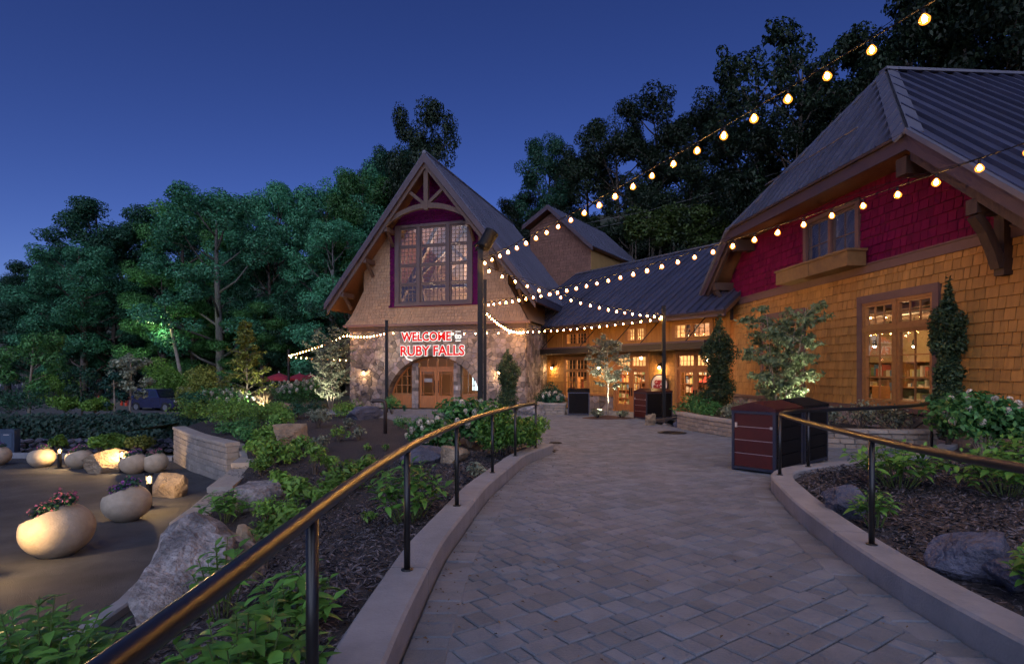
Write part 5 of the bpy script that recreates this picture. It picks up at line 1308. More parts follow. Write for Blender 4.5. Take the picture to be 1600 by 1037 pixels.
string('string of bulbs running behind the welcome sign across the stone front',(PD[0],PD[1],3.46),CR,.06,sp=.5)
string('short string of bulbs at the left corner of the stone front',(PD[0],PD[1],3.46),CL,.14,sp=.40)
string('string of bulbs leading off left to the distant pole',CL,(PE[0],PE[1],2.70),.1,sp=.55)
string('lowest string of bulbs behind the pale lit tree',(PE[0],PE[1],2.62),FM.P(-5.15,2.25,-2.5),.05,sp=.6)
# ---- litter bins
def bin_box(label,corner,du,L,W,H,front,slats=4,group='litter bins on the plaza'):
    """corner on the ground, du along the long side; front: material of the end slats"""
    du=Vector(du).normalized(); dv=Vector((-du.y,du.x,0)); c=Vector(corner); fr=Fr(c,du,dv,Z); t=thing('litter_bin',label,'bin',c,group)
    e=.045; m=MB()
    for a in (0,L-e):
        for b in (0,W-e): m.box(fr,a,a+e,b,b+e,0,H)
    for z in (.03,H-e):
        m.box(fr,e,L-e,0,e,z,z+e); m.box(fr,e,L-e,W-e,W,z,z+e); m.box(fr,0,e,e,W-e,z,z+e); m.box(fr,L-e,L,e,W-e,z,z+e)
    m.build('frame',M_STEEL,t)
    hs=(H-2*e-.03)/slats
    for k in range(slats):
        z=.03+e+k*hs
        for a0,a1 in ((.008,.03),(L-.03,L-.008)): MB().box(fr,a0,a1,e+.004,W-e-.004,z+.006,z+hs-.006).build('slat',front,t)
        for b0,b1 in ((.008,.03),(W-.03,W-.008)): MB().box(fr,e+.004,L-e-.004,b0,b1,z+.006,z+hs-.006).build('slat',M_DARKPAN if front is M_REDSLAT else front,t)
        if k: 
            MB().box(fr,.012,.028,e+.004,W-e-.004,z-.005,z+.005).build('strip',M_SILVER if front is M_REDSLAT else front,t)
    MB().box(fr,.05,L-.05,.05,W-.05,.05,H-.02).build('liner',M_DARKPAN,t)
    lid=MB(); lid.prism(Fr(c+Vector((0,0,H)),dv,Z,du),[(-.01,.002),(W+.01,.002),(W+.01,.05),(W*.5,.16),(-.01,.05)],-.01,L+.01); lid.build('lid',mat('bin_lid',(.055,.009,.009),.4) if front is M_REDSLAT else front,t)
    m=MB(); m.box(fr,-.006,.008,W-.10,W-.06,H*.72,H*.80); m.box(fr,-.006,.008,.05,.09,H*.72,H*.76); m.build('latch',M_SILVER,t)
    return t
dd=Vector((1.81,1.62,0)).normalized()
bin_box('nearest litter bin with dark red slatted end beside the curved rail',(4.37,9.44,pz(9.5)),dd,1.12,.76,1.04,M_REDSLAT)
c2=Vector((4.37,9.44,pz(9.5)))+dd*1.22
bin_box('black litter bin standing behind the nearest red slatted one',c2,dd,1.12,.76,1.05,M_DARKPAN)
bin_box('red and black litter bin under the round gift shop sign',(5.25,22.2,pz(22.3)),(.9,.44,0),1.3,.8,1.05,M_REDSLAT)
bin_box('dark litter bin below the left gift shop window',(2.45,25.0,pz(25)),(.93,-.1,0),.95,.7,1.0,M_DARKPAN)
# ---- planters of the lot
def bowl(label,p,D,tilt,az,flow,seed,lit=True):
    t=thing('bowl_planter',label,'planter',p,'round concrete planters along the lot'); bm=bmesh.new()
    bmesh.ops.create_uvsphere(bm,u_segments=40,v_segments=26,radius=.5)
    for v in bm.verts:
        x,y,z=v.co; r=math.hypot(x,y); v.co=Vector((x*1.0*D,y*1.0*D,(z*.86+.40)*D)) 
        if v.co.z<.03*D: v.co.z=.03*D*0
    nrm=Vector((math.sin(tilt)*math.cos(az),math.sin(tilt)*math.sin(az),math.cos(tilt))); pco=Vector((0,0,.75*D))
    g=bmesh.ops.bisect_plane(bm,geom=bm.verts[:]+bm.edges[:]+bm.faces[:],plane_co=pco,plane_no=nrm,clear_outer=True)
    ed=[e for e in g['geom_cut'] if isinstance(e,bmesh.types.BMEdge)]
    fs=bmesh.ops.contextual_create(bm,geom=ed)['faces']
    r1=bmesh.ops.inset_individual(bm,faces=fs,thickness=.05*D); 
    for f in fs:
        for v in f.verts: v.co-=nrm*.08*D
        f.material_index=1
    me=bpy.data.meshes.new('bowl'); bm.to_mesh(me); bm.free(); me.materials.append(M_BOWL); me.materials.append(M_SOIL)
    for q in me.polygons: q.use_smooth=len(q.vertices)<5
    link('bowl',me,None,t,Matrix.Translation(p))
    f=thing('planter_flowers',flow,'flowers',Vector(p)+pco,'flowers in the round planters'); rr=random.Random(seed); puffs=[]
    u=nrm.cross(Vector((0,0,1))); u.normalize(); v=nrm.cross(u)
    for k in range(9):
        r_=.30*D*math.sqrt((k+.5)/9); a=k*2.4; c=u*(r_*math.cos(a))+v*(r_*math.sin(a)); puffs.append((tuple(c+nrm*.04*D),(.11*D,.11*D,(.10 if k else .22)*D)))
    V,Q=puff_leaves(seed,puffs,420,.075*D,asp=.5); link('foliage',arr_mesh('foliage',V,Q),L_DARK,f)
    V,Q=puff_leaves(seed+1,[((c[0],c[1],c[2]+.03*D),(s[0]*1.1,s[1]*1.1,s[2]*1.05)) for c,s in puffs],170,.05*D,asp=.9,inner=.8); link('blossom',arr_mesh('blossom',V,Q),L_PURP if seed%2 else L_PINK,f)
    for ch in f.children: ch.matrix_parent_inverse=Matrix.Identity(4)
    return t
bowl('largest pale bowl planter nearest the camera glowing in lamp light',on_lot(90,866),.92,R(24),R(195),'pink flowers and dark leaves in the nearest bowl planter',2)
bowl('second bowl planter in shade with a rounded shadow before it',on_lot(198,812),.80,R(22),R(195),'purple flowers and pale spiky leaves in the second bowl planter',3)
bowl('brightly lit bowl planter far across the lot at the left',on_lot(65,729),.72,R(16),R(170),'purple flowers in the bright far bowl planter',5)
bowl('far bowl planter between a small lamp and a tan boulder',on_lot(124,731),.72,R(18),R(200),'purple flowers in the bowl planter beside the tan boulder',7)
bowl('far bowl planter right of the tan boulder by a lamp',on_lot(209,739),.72,R(20),R(200),'purple flowers in the bowl planter right of the tan boulder',9)
bowl('bowl planter mostly hidden behind the square lit boulder',on_lot(242,737),.70,R(20),R(190),'pink and purple flowers showing over the square boulder',12)
bowl('bowl planter cut off by the left edge of the picture',on_lot(-4,726),.72,R(18),R(190),'purple flowers in the bowl planter at the left picture edge',13)
# bollard lamps
def bollard(label,p,h,power):
    t=thing('bollard_lamp',label,'bollard lamp',p,'bollard lamps along the lot'); T=Matrix.Translation(p)
    m=MB(); m.lathe([(.09,0),(.09,.02),(.055,.03),(.055,h*.72)],12,T); m.build('post',M_POST,t)
    m=MB()
    for k in range(4): a=k*math.pi/2+.4; m.tube([Vector(p)+Vector((.05*math.cos(a),.05*math.sin(a),h*.72)),Vector(p)+Vector((.05*math.cos(a),.05*math.sin(a),h*.95))],.008,4)
    m.build('cage',M_POST,t)
    MB().lathe([(.012,h*.74),(.026,h*.77),(.026,h*.89),(.012,h*.92)],10,T).build('lamp_glass',E_LANT,t,True)
    MB().lathe([(.075,h*.95),(.08,h*.97),(.07,h)],12,T).build('cap',M_POST,t)
    lamp('bollard_light',Vector(p)+Vector((0,0,h*.84)),power,(1,.66,.32),.04,t).data.use_shadow=True
bollard('bollard lamp at the left picture edge shining on the nearest bowl planter',on_lot(-24,900),.72,95)
bollard('far lit bollard lamp between two bowl planters',on_lot(93,731),.62,110)
bollard('far lit bollard lamp right of the tan boulder',on_lot(190,738),.62,110)
bollard('dark bollard lamp in front of the square lit boulder',on_lot(233,793),.70,110)
# ---- boulders
def boulder(label,p,size,seed,m,rot=0,sink=.25,rough=.05,cuts=11,tilt=0):
    o=link('boulder',rock_mesh('boulder',seed,size,cuts,rough),m); o.location=(p[0],p[1],p[2]+size[2]*(1-sink)*.55); o.rotation_euler=(tilt,tilt*.6,rot); tag(o,label,'boulder',None); return o
boulder('pale pointed boulder on the far lot kerb',on_lot(165,737),(.75,.55,.5),101,M_ROCKT,.3)
boulder('square tan boulder glowing in lamp light by the dark bollard',on_lot(259,775),(.46,.42,.52),102,M_ROCKT,.4,cuts=14)
boulder('huge flat grey slab boulder beside the lower left rail',Vector((-3.25,5.75,-.98)),(.80,1.62,.86),111,M_ROCKG,.46,cuts=16,tilt=.10,rough=.09)
boulder('small round tan boulder touching the huge slab',on_bed(385,855),(.26,.24,.24),104,M_ROCKT,0)
boulder('grey boulder in mulch beside the stepped wall',on_bed(405,788),(.50,.42,.42),105,M_ROCKG,.9)
boulder('leaning tan and grey split boulder in the upper mulch bed',on_bed(452,692),(.74,.5,.48),106,M_ROCKT,.5,tilt=.25)
boulder('low blue slate boulder near the bent pipe light',on_bed(567,655),(.95,.6,.42),107,M_ROCKB,.3)
boulder('dark blue slate boulder below the white hydrangea',on_bed(672,722),(.62,.45,.36),108,M_ROCKB,.2)
boulder('pale split boulder beside the foot of the hydrangea',on_bed(705,722),(.40,.32,.26),109,M_ROCKT,.8)
boulder('small pale boulder among the far shrubs',on_bed(447,640),(.55,.4,.35),110,M_ROCKT,.1)
def rb(px,py): 
    p=on_pave(px,py,.16); return p
boulder('small slate boulder just inside the right kerb nose',rb(1312,798),(.30,.24,.22),121,M_ROCKB,.4)
boulder('large blue slate boulder in the right bed near the kerb',rb(1502,890)+Vector((.12,0,-.03)),(.38,.30,.27),122,M_ROCKB,.2)
boulder('flat slate boulder at the right picture edge in the bed',rb(1592,915),(.26,.2,.13),123,M_ROCKB,1.0)
for px,py,sz,l,mm,sd in ((1017,664,(.38,.3,.5),'upright pale boulder left of the rock bed pole',M_ROCKT,131),(1034,652,(.36,.3,.3),'grey boulder behind the foot of the rock bed pole',M_ROCKG,132),(1053,650,(.36,.3,.34),'grey boulder right behind the rock bed pole',M_ROCKG,133),(1064,667,(.48,.36,.42),'dark boulder against the end of the block planter wall',M_ROCKB,134),(1042,664,(.30,.22,.14),'small flat boulder at the front of the rock bed',M_ROCKG,135)):
    boulder(l,on_pave(px,py)-Vector((0,0,.05)),tuple(v*.9 for v in sz),sd,mm,sd*.7,rough=.12,cuts=16)
boulder('pale boulder at the stone corner left of the block planter',on_pave(824,648),(.5,.4,.4),141,M_ROCKG,.3); boulder('rounded grey boulder touching the small block planter',on_pave(842,648),(.5,.36,.36),142,M_ROCKG,1.1)
# bent pipe path light
p=on_bed(602,677); t=thing('bent_pipe_light','short black bent pipe path light in the mulch','path light',p)
MB().tube([p+Vector((0,0,-.1)),p+Vector((0,0,.86)),p+Vector((-.03,0,.93)),p+Vector((-.10,0,.96)),p+Vector((-.34,0,.96)),p+Vector((-.38,0,.90))],.055,10).build('pipe',mat('rust_pipe',(.03,.02,.02),.5,var=.3,vscale=10),t,True)
m=MB(); m.lathe([(.045,0),(.05,.01),(.05,.03)],10,Matrix.Translation(p+Vector((-.38,0,.87)))); m.build('lens',mat('path_lens',(.3,.25,.2),.4),t)
# ---- vehicles on the upper road
def car(label,loc,rot,paint,seed):
    t=thing('parked_car',label,'car',(0,0,0),'cars parked on the upper road'); F=Fr((0,0,0),(1,0,0),Z,(0,-1,0))
    low=[(-2.2,.42),(-2.15,.95),(-1.95,1.02),(1.0,1.05),(1.75,.98),(2.12,.86),(2.2,.5),(2.1,.34),(1.85,.34),(1.75,.58),(1.5,.7),(1.2,.68),(1.0,.5),(.95,.32),(-1.0,.32),(-1.05,.5),(-1.25,.68),(-1.55,.7),(-1.8,.56),(-1.85,.36)]
    MB().prism(F,low,-.86,.86).build('body',paint,t)
    cb=MB(); top=[(-2.05,1.03),(.72,1.05),(.25,1.66),(-1.75,1.70),(-2.0,1.5)]; n=len(top)
    vs=[F.P(a,b,-.80+(b-1.03)*.22) for a,b in top]+[F.P(a,b,.80-(b-1.03)*.22) for a,b in top]
    cb.add(vs,[tuple(range(n)),tuple(range(2*n-1,n-1,-1))]+[(i,i+n,(i+1)%n+n,(i+1)%n) for i in range(n)]); cb.build('cabin',paint,t)
    gl=mat('car_glass',(.015,.018,.025),.08,spec=.8)
    for s in (-1,1):
        for x0,x1,y0,y1 in ((-1.85,-1.2,-1.8,-1.25),(-1.1,-.35,-1.1,-.35),(-.25,.55,-.25,.2)):
            vs=[F.P(a,b,s*(.805-(b-1.03)*.22)) for a,b in ((x0,1.1),(x1,1.1),(y1,1.58),(y0,1.58))]; MB().add(vs,[(0,1,2,3)]).build('side_window',gl,t)
    MB().quad(F.P(.735,1.09,-.74),F.P(.735,1.09,.74),F.P(.31,1.62,.64),F.P(.31,1.62,-.64)).build('windscreen',gl,t)
    for x in (-1.42,1.36):
        for s in (-1,1):
            Mx=Matrix.Translation((x,s*.76,.36))@Matrix.Rotation(R(90),4,'X')
            w=MB().lathe([(.2,-.11),(.36,-.11),(.37,0),(.36,.11),(.2,.11)],18).build('wheel',mat('tyre',(.015,.015,.015),.8),t,M=Mx)
            MB().lathe([(.02,-.115),(.21,-.118),(.22,0),(.21,.118),(.02,.115)],10).build('rim',mat('wheel_rim',(.35,.35,.36),.3,metal=.8),w)
    for s in (-1,1):
        MB().box(F,2.06,2.17,.72,.88,s*.62-.17,s*.62+.17).build('headlight',mat('headlight',(.7,.72,.75),.15),t); MB().box(F,-2.20,-2.14,.8,1.0,s*.68-.12,s*.68+.12).build('tail_light',mat('tail_light',(.3,.02,.02),.3),t)
    MB().box(F,2.14,2.20,.6,.8,-.4,.4).build('grille',mat('grille',(.03,.03,.03),.4),t); MB().box(F,2.1,2.26,.36,.52,-.8,.8).build('bumper',mat('bumper',(.05,.05,.06),.5),t)
    t.location=loc; t.rotation_euler=(0,0,rot); return t
navy=mat('navy_paint',(.022,.025,.075),.25,coat=.6,metal=.2); dk=mat('dark_paint',(.02,.02,.05),.25,coat=.6)
p=at(252,640,42); car('dark navy off-road vehicle parked on the upper road',(p.x,p.y,-1.44),R(-18),navy,1)
p=at(284,640,46); car('dark car half hidden behind the navy off-road vehicle',(p.x+.6,p.y,-1.44),R(-70),dk,2)
def cone(label,px,Y,h,kind):
    p=at(px,625,Y); t=thing('traffic_marker',label,'traffic cone',(p.x,Y,-1.44),'orange traffic markers on the upper road'); org=mat('orange_plastic',(.65,.06,.02),.5); wht=mat('reflective_white',(.7,.66,.62),.4)
    T=Matrix.Translation((p.x,Y,-1.44))
    if kind=='cone':
        MB().wbox(p.x-.22,p.x+.22,Y-.22,Y+.22,-1.44,-1.39).build('base',org,t); MB().lathe([(.17,.05),(.11,h*.45)],14,T).build('skirt',org,t); MB().lathe([(.112,h*.45),(.09,h*.62)],14,T).build('band',wht,t); MB().lathe([(.09,h*.62),(.075,h*.74)],14,T).build('mid',org,t); MB().lathe([(.076,h*.74),(.06,h*.84)],14,T).build('band',wht,t); MB().lathe([(.06,h*.84),(.035,h)],14,T).build('tip',org,t)
    else:
        MB().lathe([(.2,0),(.2,.06),(.1,.08),(.1,h*.82),(.06,h)],12,T).build('post',org,t); MB().lathe([(.103,h*.72),(.103,h*.8)],12,T).build('band',wht,t)
cone('striped orange traffic cone on the empty stretch of upper road',154,46,1.0,'cone')
cone('left one of the two red delineator posts near the parked car',197,46,.85,'post'); cone('right one of the two red delineator posts near the parked car',202,46.2,.85,'post')
cone('red post half hidden by the young tree trunk',190,46.5,.9,'post')
# open timber shelter frame
t=thing('timber_rail_frame','pale sloping timber stair rail above the upper road','stair rail',at(180,612,52)); tm=mat('raw_timber',(.34,.26,.16),.8,var=.2)
p=at(168,604,52); q=at(205,588,56); MB().bar(p,q,.1,.12).build('top_rail',tm,t); MB().bar(Vector((p.x,p.y,-1.5)),p,.1,.1,(0,1,0)).build('post',tm,t); MB().bar(Vector((q.x,q.y,-1.2)),q,.1,.1,(0,1,0)).build('post',tm,t)
t=thing('wooden_steps_rail','dark timber step railing at the far left wood edge','stair rail',at(85,600,62))
p=at(78,585,62); q=at(92,577,64); MB().bar(p,q,.08,.1).build('top_rail',tm,t)
for k in range(4): z=p.lerp(q,k/3); MB().bar(z-Vector((0,0,1.6)),z+Vector((0,0,.5)),.09,.09,(0,1,0)).build('post',tm,t)
# guard rail far left
t=thing('guard_rail','far grey guard rail along the climbing road','guard rail',(-62,70,-.6)); gm=mat('galvanised',(.3,.3,.32),.5,metal=.4)
p0=at(-60,588,66); p1=at(34,585,70); MB().bar(p0,p1,.06,.32).build('beam',gm,t)
for k in range(9): z=p0.lerp(p1,k/8); MB().bar(z-Vector((0,-.12,1.3)),z+Vector((0,.12,.1)),.12,.12,(0,1,0)).build('post',gm,t)
# leaning utility pole with a street lamp; second lamp in the wood
t=thing('utility_pole','leaning wooden utility pole with a lit street lamp arm','street lamp',at(289,600,50)); p=at(289,606,50); q=at(264,497,50)
MB().tube([p-Vector((0,0,.6)),q],[.16,.12],8).build('pole',mat('weathered_pole',(.28,.24,.2),.85,var=.3,vscale=5),t); a=p.lerp(q,.93); b=a+Vector((-.8,0,.25)); MB().tube([a,(a+b)/2+Vector((0,0,.1)),b],.03,6).build('arm',gm,t)
MB().lathe([(.05,.08),(.16,.02),(.16,-.02)],10,Matrix.Translation(b)).build('lamp_head',gm,t); MB().lathe([(.12,-.021),(.09,-.07),(.02,-.08)],10,Matrix.Translation(b)).build('lamp_lens',E_COOL,t); lamp('street_light',b-Vector((0,.5,.3)),260,(.9,1,.5),.1,t)
t=thing('street_lamp','distant bright street lamp glowing inside the dark wood','street lamp',at(88,600,60)); b=at(88,514,60)
MB().tube([(b.x,b.y,-1.5),(b.x,b.y,b.z+.1)],.09,8).build('pole',gm,t); MB().lathe([(.06,.1),(.2,.02),(.2,-.02)],10,Matrix.Translation(b)).build('lamp_head',gm,t); MB().lathe([(.15,-.021),(.11,-.1),(.02,-.12)],10,Matrix.Translation(b)).build('lamp_lens',E_COOL,t); lamp('street_light',b-Vector((0,0,.35)),160,(.8,1,.7),.1,t)
t=thing('street_lamp','small far lamp low beside the guard rail','street lamp',at(27,590,72)); b=at(27,575,72)
MB().tube([(b.x,b.y,-1.2),(b.x,b.y,b.z)],.07,8).build('pole',gm,t); MB().lathe([(.1,.05),(.14,0),(.1,-.1),(.02,-.12)],10,Matrix.Translation(b)).build('lamp_lens',glow('small_lamp',(1,.95,.85),12),t)
# market umbrellas
def parasol(label,px,py,Y,r=1.3):
    p=at(px,py,Y); t=thing('parasol',label,'parasol',(p.x,p.y,-.55),'maroon parasols on the terrace'); mr=mat('maroon_canvas',(.20,.012,.035),.8)
    MB().tube([(p.x,p.y,-.55),(p.x,p.y,p.z+.5)],.035,8).build('pole',M_SILVER,t); MB().lathe([(r,-.12),(r,0),(.06,.42),(.02,.46)],8,Matrix.Translation((p.x,p.y,p.z))).build('canopy',mr,t)
    MB().lathe([(.04,.46),(.05,.5),(.01,.56)],6,Matrix.Translation((p.x,p.y,p.z))).build('finial',M_SILVER,t); MB().lathe([(.3,0),(.3,.06),(.05,.1)],12,Matrix.Translation((p.x,p.y,-.55))).build('base',M_POST,t)
parasol('maroon parasol standing left of the distant light pole',436,592,41); parasol('maroon parasol standing right of the distant light pole',468,592,44); parasol('maroon parasol half hidden behind the pale lit tree',485,592,47)
# dark pay kiosk
p=on_lot(10,712); t=thing('kiosk','blue grey information kiosk at the left end of the lot','kiosk',p); MB().wbox(p.x-.28,p.x+.28,p.y,p.y+.25,p.z-.05,p.z+.95).build('cabinet',mat('kiosk_paint',(.03,.05,.09),.4),t); MB().wbox(p.x-.2,p.x+.2,p.y-.012,p.y-.002,p.z+.3,p.z+.8).build('panel',mat('kiosk_panel',(.05,.08,.13),.3),t); MB().wbox(p.x-.1,p.x+.1,p.y-.02,p.y-.013,p.z+.74,p.z+.77).build('slot',M_SILVER,t)
# overhead wires behind the right building
t=thing('overhead_wires','thin overhead wires crossing in front of the dark hillside','cable',at(1000,330,44))
for z in (0,10): MB().tube([at(900,352+z,46),at(1010,330+z,44),at(1120,300+z,42),at(1240,262+z,40)],.012,4).build('wire',gm,t)
# ------------------------------------------------------------------ woodland
protos={}
def forest(kind,label,px,Y,ytop,W,rot,group='trees of the wooded slope',name='broadleaf_tree'):
    X=(px-800)/FPX*Y; zb=gz(X,Y)-.2; H=CAMZ+(578-ytop)/FPX*Y-zb
    seed,lm,kw,bm2=KINDS[kind]
    if kind not in protos:
        root=make_tree(name,label,'tree',seed,18,11,lm,bm2,group=group,**kw); protos[kind]=root
    else: root=copy_thing(protos[kind],label=label,group=group)
    s=H/18; w=W/11; root.location=(X,Y,zb); root.rotation_euler=(0,0,rot); root.scale=(w,w,s); return root
KINDS={
 'teal':(3,L_TEAL,dict(nleaf=38000,leaf=.21,trunk=.13,limbs=20,subs=7,puff=.105),M_TRUNK),
 'teal2':(14,L_TEAL,dict(nleaf=36000,leaf=.21,trunk=.18,limbs=20,subs=7,puff=.10),M_BARK),
 'green':(5,L_GREEN,dict(nleaf=36000,leaf=.21,trunk=.15,limbs=18,subs=7,puff=.105),M_BARK),
 'dark':(7,L_DARK,dict(nleaf=34000,leaf=.21,trunk=.15,limbs=18,subs=7,puff=.105),M_BARK),
 'dark2':(27,L_DARK,dict(nleaf=34000,leaf=.21,trunk=.12,limbs=18,subs=7,puff=.11),M_BARK),
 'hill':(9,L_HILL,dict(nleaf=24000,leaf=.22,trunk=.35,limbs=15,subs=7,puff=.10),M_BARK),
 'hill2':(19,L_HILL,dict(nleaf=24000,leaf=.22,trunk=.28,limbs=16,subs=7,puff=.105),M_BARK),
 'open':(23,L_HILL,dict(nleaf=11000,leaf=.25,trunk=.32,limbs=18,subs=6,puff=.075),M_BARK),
}
FOREST=[
 ('dark','dark rounded tree lowest on the skyline at the far left',12,72,432,10,.3),
 ('dark2','dark tree second from the left edge on the skyline',70,66,400,11,1.3),
 ('dark','big dark crowned tree with ragged top at the left skyline',155,60,312,13,2.2),
 ('teal2','blue green tree in front of the big dark crown',130,55,375,11,.7),
 ('dark2','dark tree right of the big ragged crown on the skyline',228,64,318,11,4.0),
 ('teal','tallest pale teal tree with visible trunk on the left slope',345,54,292,13,.9),
 ('green','green tree peeking up left of the pale teal tree',285,63,300,11,2.6),
 ('teal2','teal tree on the skyline right of the pale teal tree',430,63,282,12,3.4),
 ('teal','teal tree on the skyline left of the gable roof',505,62,276,12,5.0),
 ('green','green tree touching the left edge of the gable roof',560,60,264,10,1.1),
 ('dark2','dark tree directly behind the left gable slope',610,68,236,11,2.0),
 ('teal','lower teal tree with branching trunk left of the gable',515,54,345,10,3.9),
 ('dark','shadowed tree filling the gap between two teal trees',420,58,360,10,.4),
 ('green','lower green tree under the pale teal tree',255,55,415,9,5.6),
 ('dark2','low dark tree behind the distant street lamp',60,58,455,10,2.9),
 ('dark','low dark tree above the empty upper road',180,58,430,10,4.4),
 ('green','low green tree behind the leaning utility pole',300,56,470,8,.2),
 ('green','low green tree left of the terrace parasols',410,54,470,8,1.9),
 ('dark2','low dark tree behind the terrace parasols',480,56,455,10,3.0),
 ('dark','dark tree between parasols and stone front',545,52,440,8,5.1),
 ('teal2','mid height teal tree above the street lamp wood',90,57,420,9,4.8),
 ('hill2','tall open crowned tree rising behind the gable peak',660,58,150,9.5,1.0),
 ('teal2','teal tree closing the skyline gap left of the gable',585,64,246,11,.2),
 ('dark','dark tree left of the tall open crowned one',620,62,225,8,3.3),
 ('hill2','small dark tree just right of the gable roof on the hill',815,66,300,9,.6),
 ('dark2','rounded dark tree on the skyline left of the tower',858,62,208,9,2.4),
 ('hill','dark tree on the skyline right of the tower',915,60,222,9,4.1),
 ('hill2','dark skyline tree above the highest string lights',962,57,178,10,5.2),
 ('hill','broad dark skyline tree over the gift shop roof',1030,55,158,12,.8),
 ('hill2','dark skyline tree left of the tall open hillside tree',1095,53,150,11,2.7),
 ('open','tall open hillside tree with blue sky showing through',1185,46,75,12,3.1),
 ('open','tallest open crowned tree left of the hipped roof',1255,43,48,13,.5),
 ('open','open crowned tree nearest the hipped roof peak',1335,44,95,11,4.6),
 ('hill','huge dark tree above the hipped roof peak',1420,40,-20,13,1.7),
 ('hill2','huge dark tree filling the upper right corner',1510,37,-60,14,3.7),
 ('hill','huge dark tree at the right picture edge above the roof',1600,35,-80,15,5.5),
 ('hill2','shadowed tree low on the hill behind the gift shop ridge',985,50,290,9,1.2),
 ('hill','shadowed tree low on the hill right of the gift shop ridge',1075,47,270,10,2.2),
 ('hill2','shadowed tree low on the hill beside the hipped roof',1155,44,240,10,3.6),
 ('hill','shadowed tree behind the hipped roof slope',1250,40,190,11,.1),
 ('hill2','shadowed tree hidden low behind the main roof ridge',870,54,320,9,4.9),
 ('dark2','dark tree showing between the pale teal tree and its left neighbour',330,74,330,13,.9),
 ('dark','dark tree showing right behind the pale teal tree',385,76,315,13,2.9),
 ('dark2','dark tree far behind the teal skyline trees',465,78,310,13,1.4),
 ('dark','dark tree far behind the big ragged crown',190,76,345,13,5.2),
 ('dark2','dark tree far behind the left skyline dip',110,78,395,12,3.5),
 ('dark','dark tree far behind the trees left of the gable',535,78,300,12,4.2),
]
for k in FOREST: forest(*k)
# undergrowth over the hillside and along the wood edge
rn=np.random.default_rng(77); puffs=[]
for k in range(520):
    x=rn.uniform(-75,48); y0=(50-.5*x) if x>-5 else (52-.55*x)
    y=y0+rn.uniform(-1,22) ; s=rn.uniform(1.2,2.6); puffs.append(((x,y,gz(x,y)+s*.5),(s,s,s*.8)))
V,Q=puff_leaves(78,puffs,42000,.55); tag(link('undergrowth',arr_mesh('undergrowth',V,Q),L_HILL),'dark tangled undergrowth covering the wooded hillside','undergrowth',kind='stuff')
puffs=[]
for k in range(60):
    px=rn.uniform(985,1135); py=rn.uniform(325,385); p=at(px,py,42); s=rn.uniform(.5,1.0); puffs.append(((p.x,p.y,p.z),(s,s,s*.7)))
V,Q=puff_leaves(79,puffs,6000,.26); b=thing('hillside_shrubs','light green shrubs on the hill above the gift shop roof','shrub',at(1060,380,42)); o=link('foliage',arr_mesh('foliage',V,Q),leafm('hill_shrub_leaf',(.045,.075,.018)),b)
st=MB()
for c,s in puffs[::3]: st.tube([(c[0],c[1]+.5,gz(c[0],c[1])),(c[0],c[1],c[2])],[.06,.02],4)
st.build('stem',M_BARK,b)
# ------------------------------------------------------------------ trees and shrubs of the terrace and upper road
def uplight(label,p,target,energy,col=(1,.9,.66),ang=75):
    t=thing('ground_uplight',label,'spotlight',p,'small garden uplights'); d=(Vector(target)-Vector(p)).normalized()
    Mx=Matrix.Translation(Vector(p)+Vector((0,0,.08)))@d.to_track_quat('Z','Y').to_matrix().to_4x4()
    MB().lathe([(.035,-.08),(.045,-.06),(.05,.05),(.04,.05),(.038,.03),(.01,.03)],10).build('can',M_POST,t,M=Mx)
    MB().lathe([(.036,.031),(.036,.036),(.01,.036)],10).build('lens',glow('uplight_lens',(1,.9,.7),25),t,M=Mx); MB().tube([Vector(p)-Vector((0,0,.05)),Vector(p)+Vector((0,0,.06))],.01,5).build('spike',M_POST,t)
    spot('uplight_beam',Vector(p)+Vector((0,0,.09))+d*.06,target,energy,col,ang,t)
def bb(px,py,Y,z=-.5): return Vector(((px-800)/FPX*Y,Y,z))
# pale lit tree left of the stone front
p=bb(517,640,29,-.42); make_twig_tree('multi_stem_tree','pale fine leaved tree lit from below left of the stone front','tree',201,4.1,3.1,L_GREY,M_PALEBARK,p,stems=7,trunk=.15,nbr=16,leaf=.13,profile='vase',per=8,droop=.6,tr=.012,spread=.9,sub=4)
uplight('uplight under the pale tree left of the stone front',p+Vector((-.2,-1.3,0)),p+Vector((0,.3,2.4)),700,ang=85)
p=bb(385,640,27,-.45); make_twig_tree('young_maple','yellow green tree lit from below beyond the tall block wall','tree',202,4.3,2.6,L_YEL,M_PALEBARK,p,trunk=.2,nbr=44,leaf=.17,profile='cone',per=11,tr=.010,sub=4)
uplight('uplight under the yellow green tree',p+Vector((.5,-1.0,.0)),p+Vector((0,.2,2.4)),420)
make_shrub('tall_shrub','yellow leaved bushy shrub right of the parked vehicles','shrub',203,2.9,2.9,4500,.13,L_YEL,M_PALEBARK,bb(315,640,31,-.9))
make_shrub('tall_shrub','bright green conical bush behind the parked vehicles','shrub',204,4.6,4.3,6000,.17,L_SHRUB,M_BARK,bb(268,620,48,-1.4))
make_shrub('tall_shrub','round green bush at the edge of the climbing road','shrub',205,4.2,3.0,4200,.17,L_SHRUB,M_BARK,bb(82,620,50,-1.4))
make_tree('young_tree','small dark tree with a pale trunk at the left of the upper road','tree',206,4.2,2.9,L_GREEN,M_PALEBARK,bb(46,640,27,-1.0),nleaf=3500,leaf=.15,trunk=.35,limbs=12,puff=.18,tr=.014)
make_tree('young_tree','slender staked tree with grey leaves beside the red posts','tree',207,3.4,1.9,L_GREY,M_PALEBARK,bb(202,640,26,-1.0),nleaf=1300,leaf=.14,trunk=.35,limbs=10,puff=.16,tr=.010)
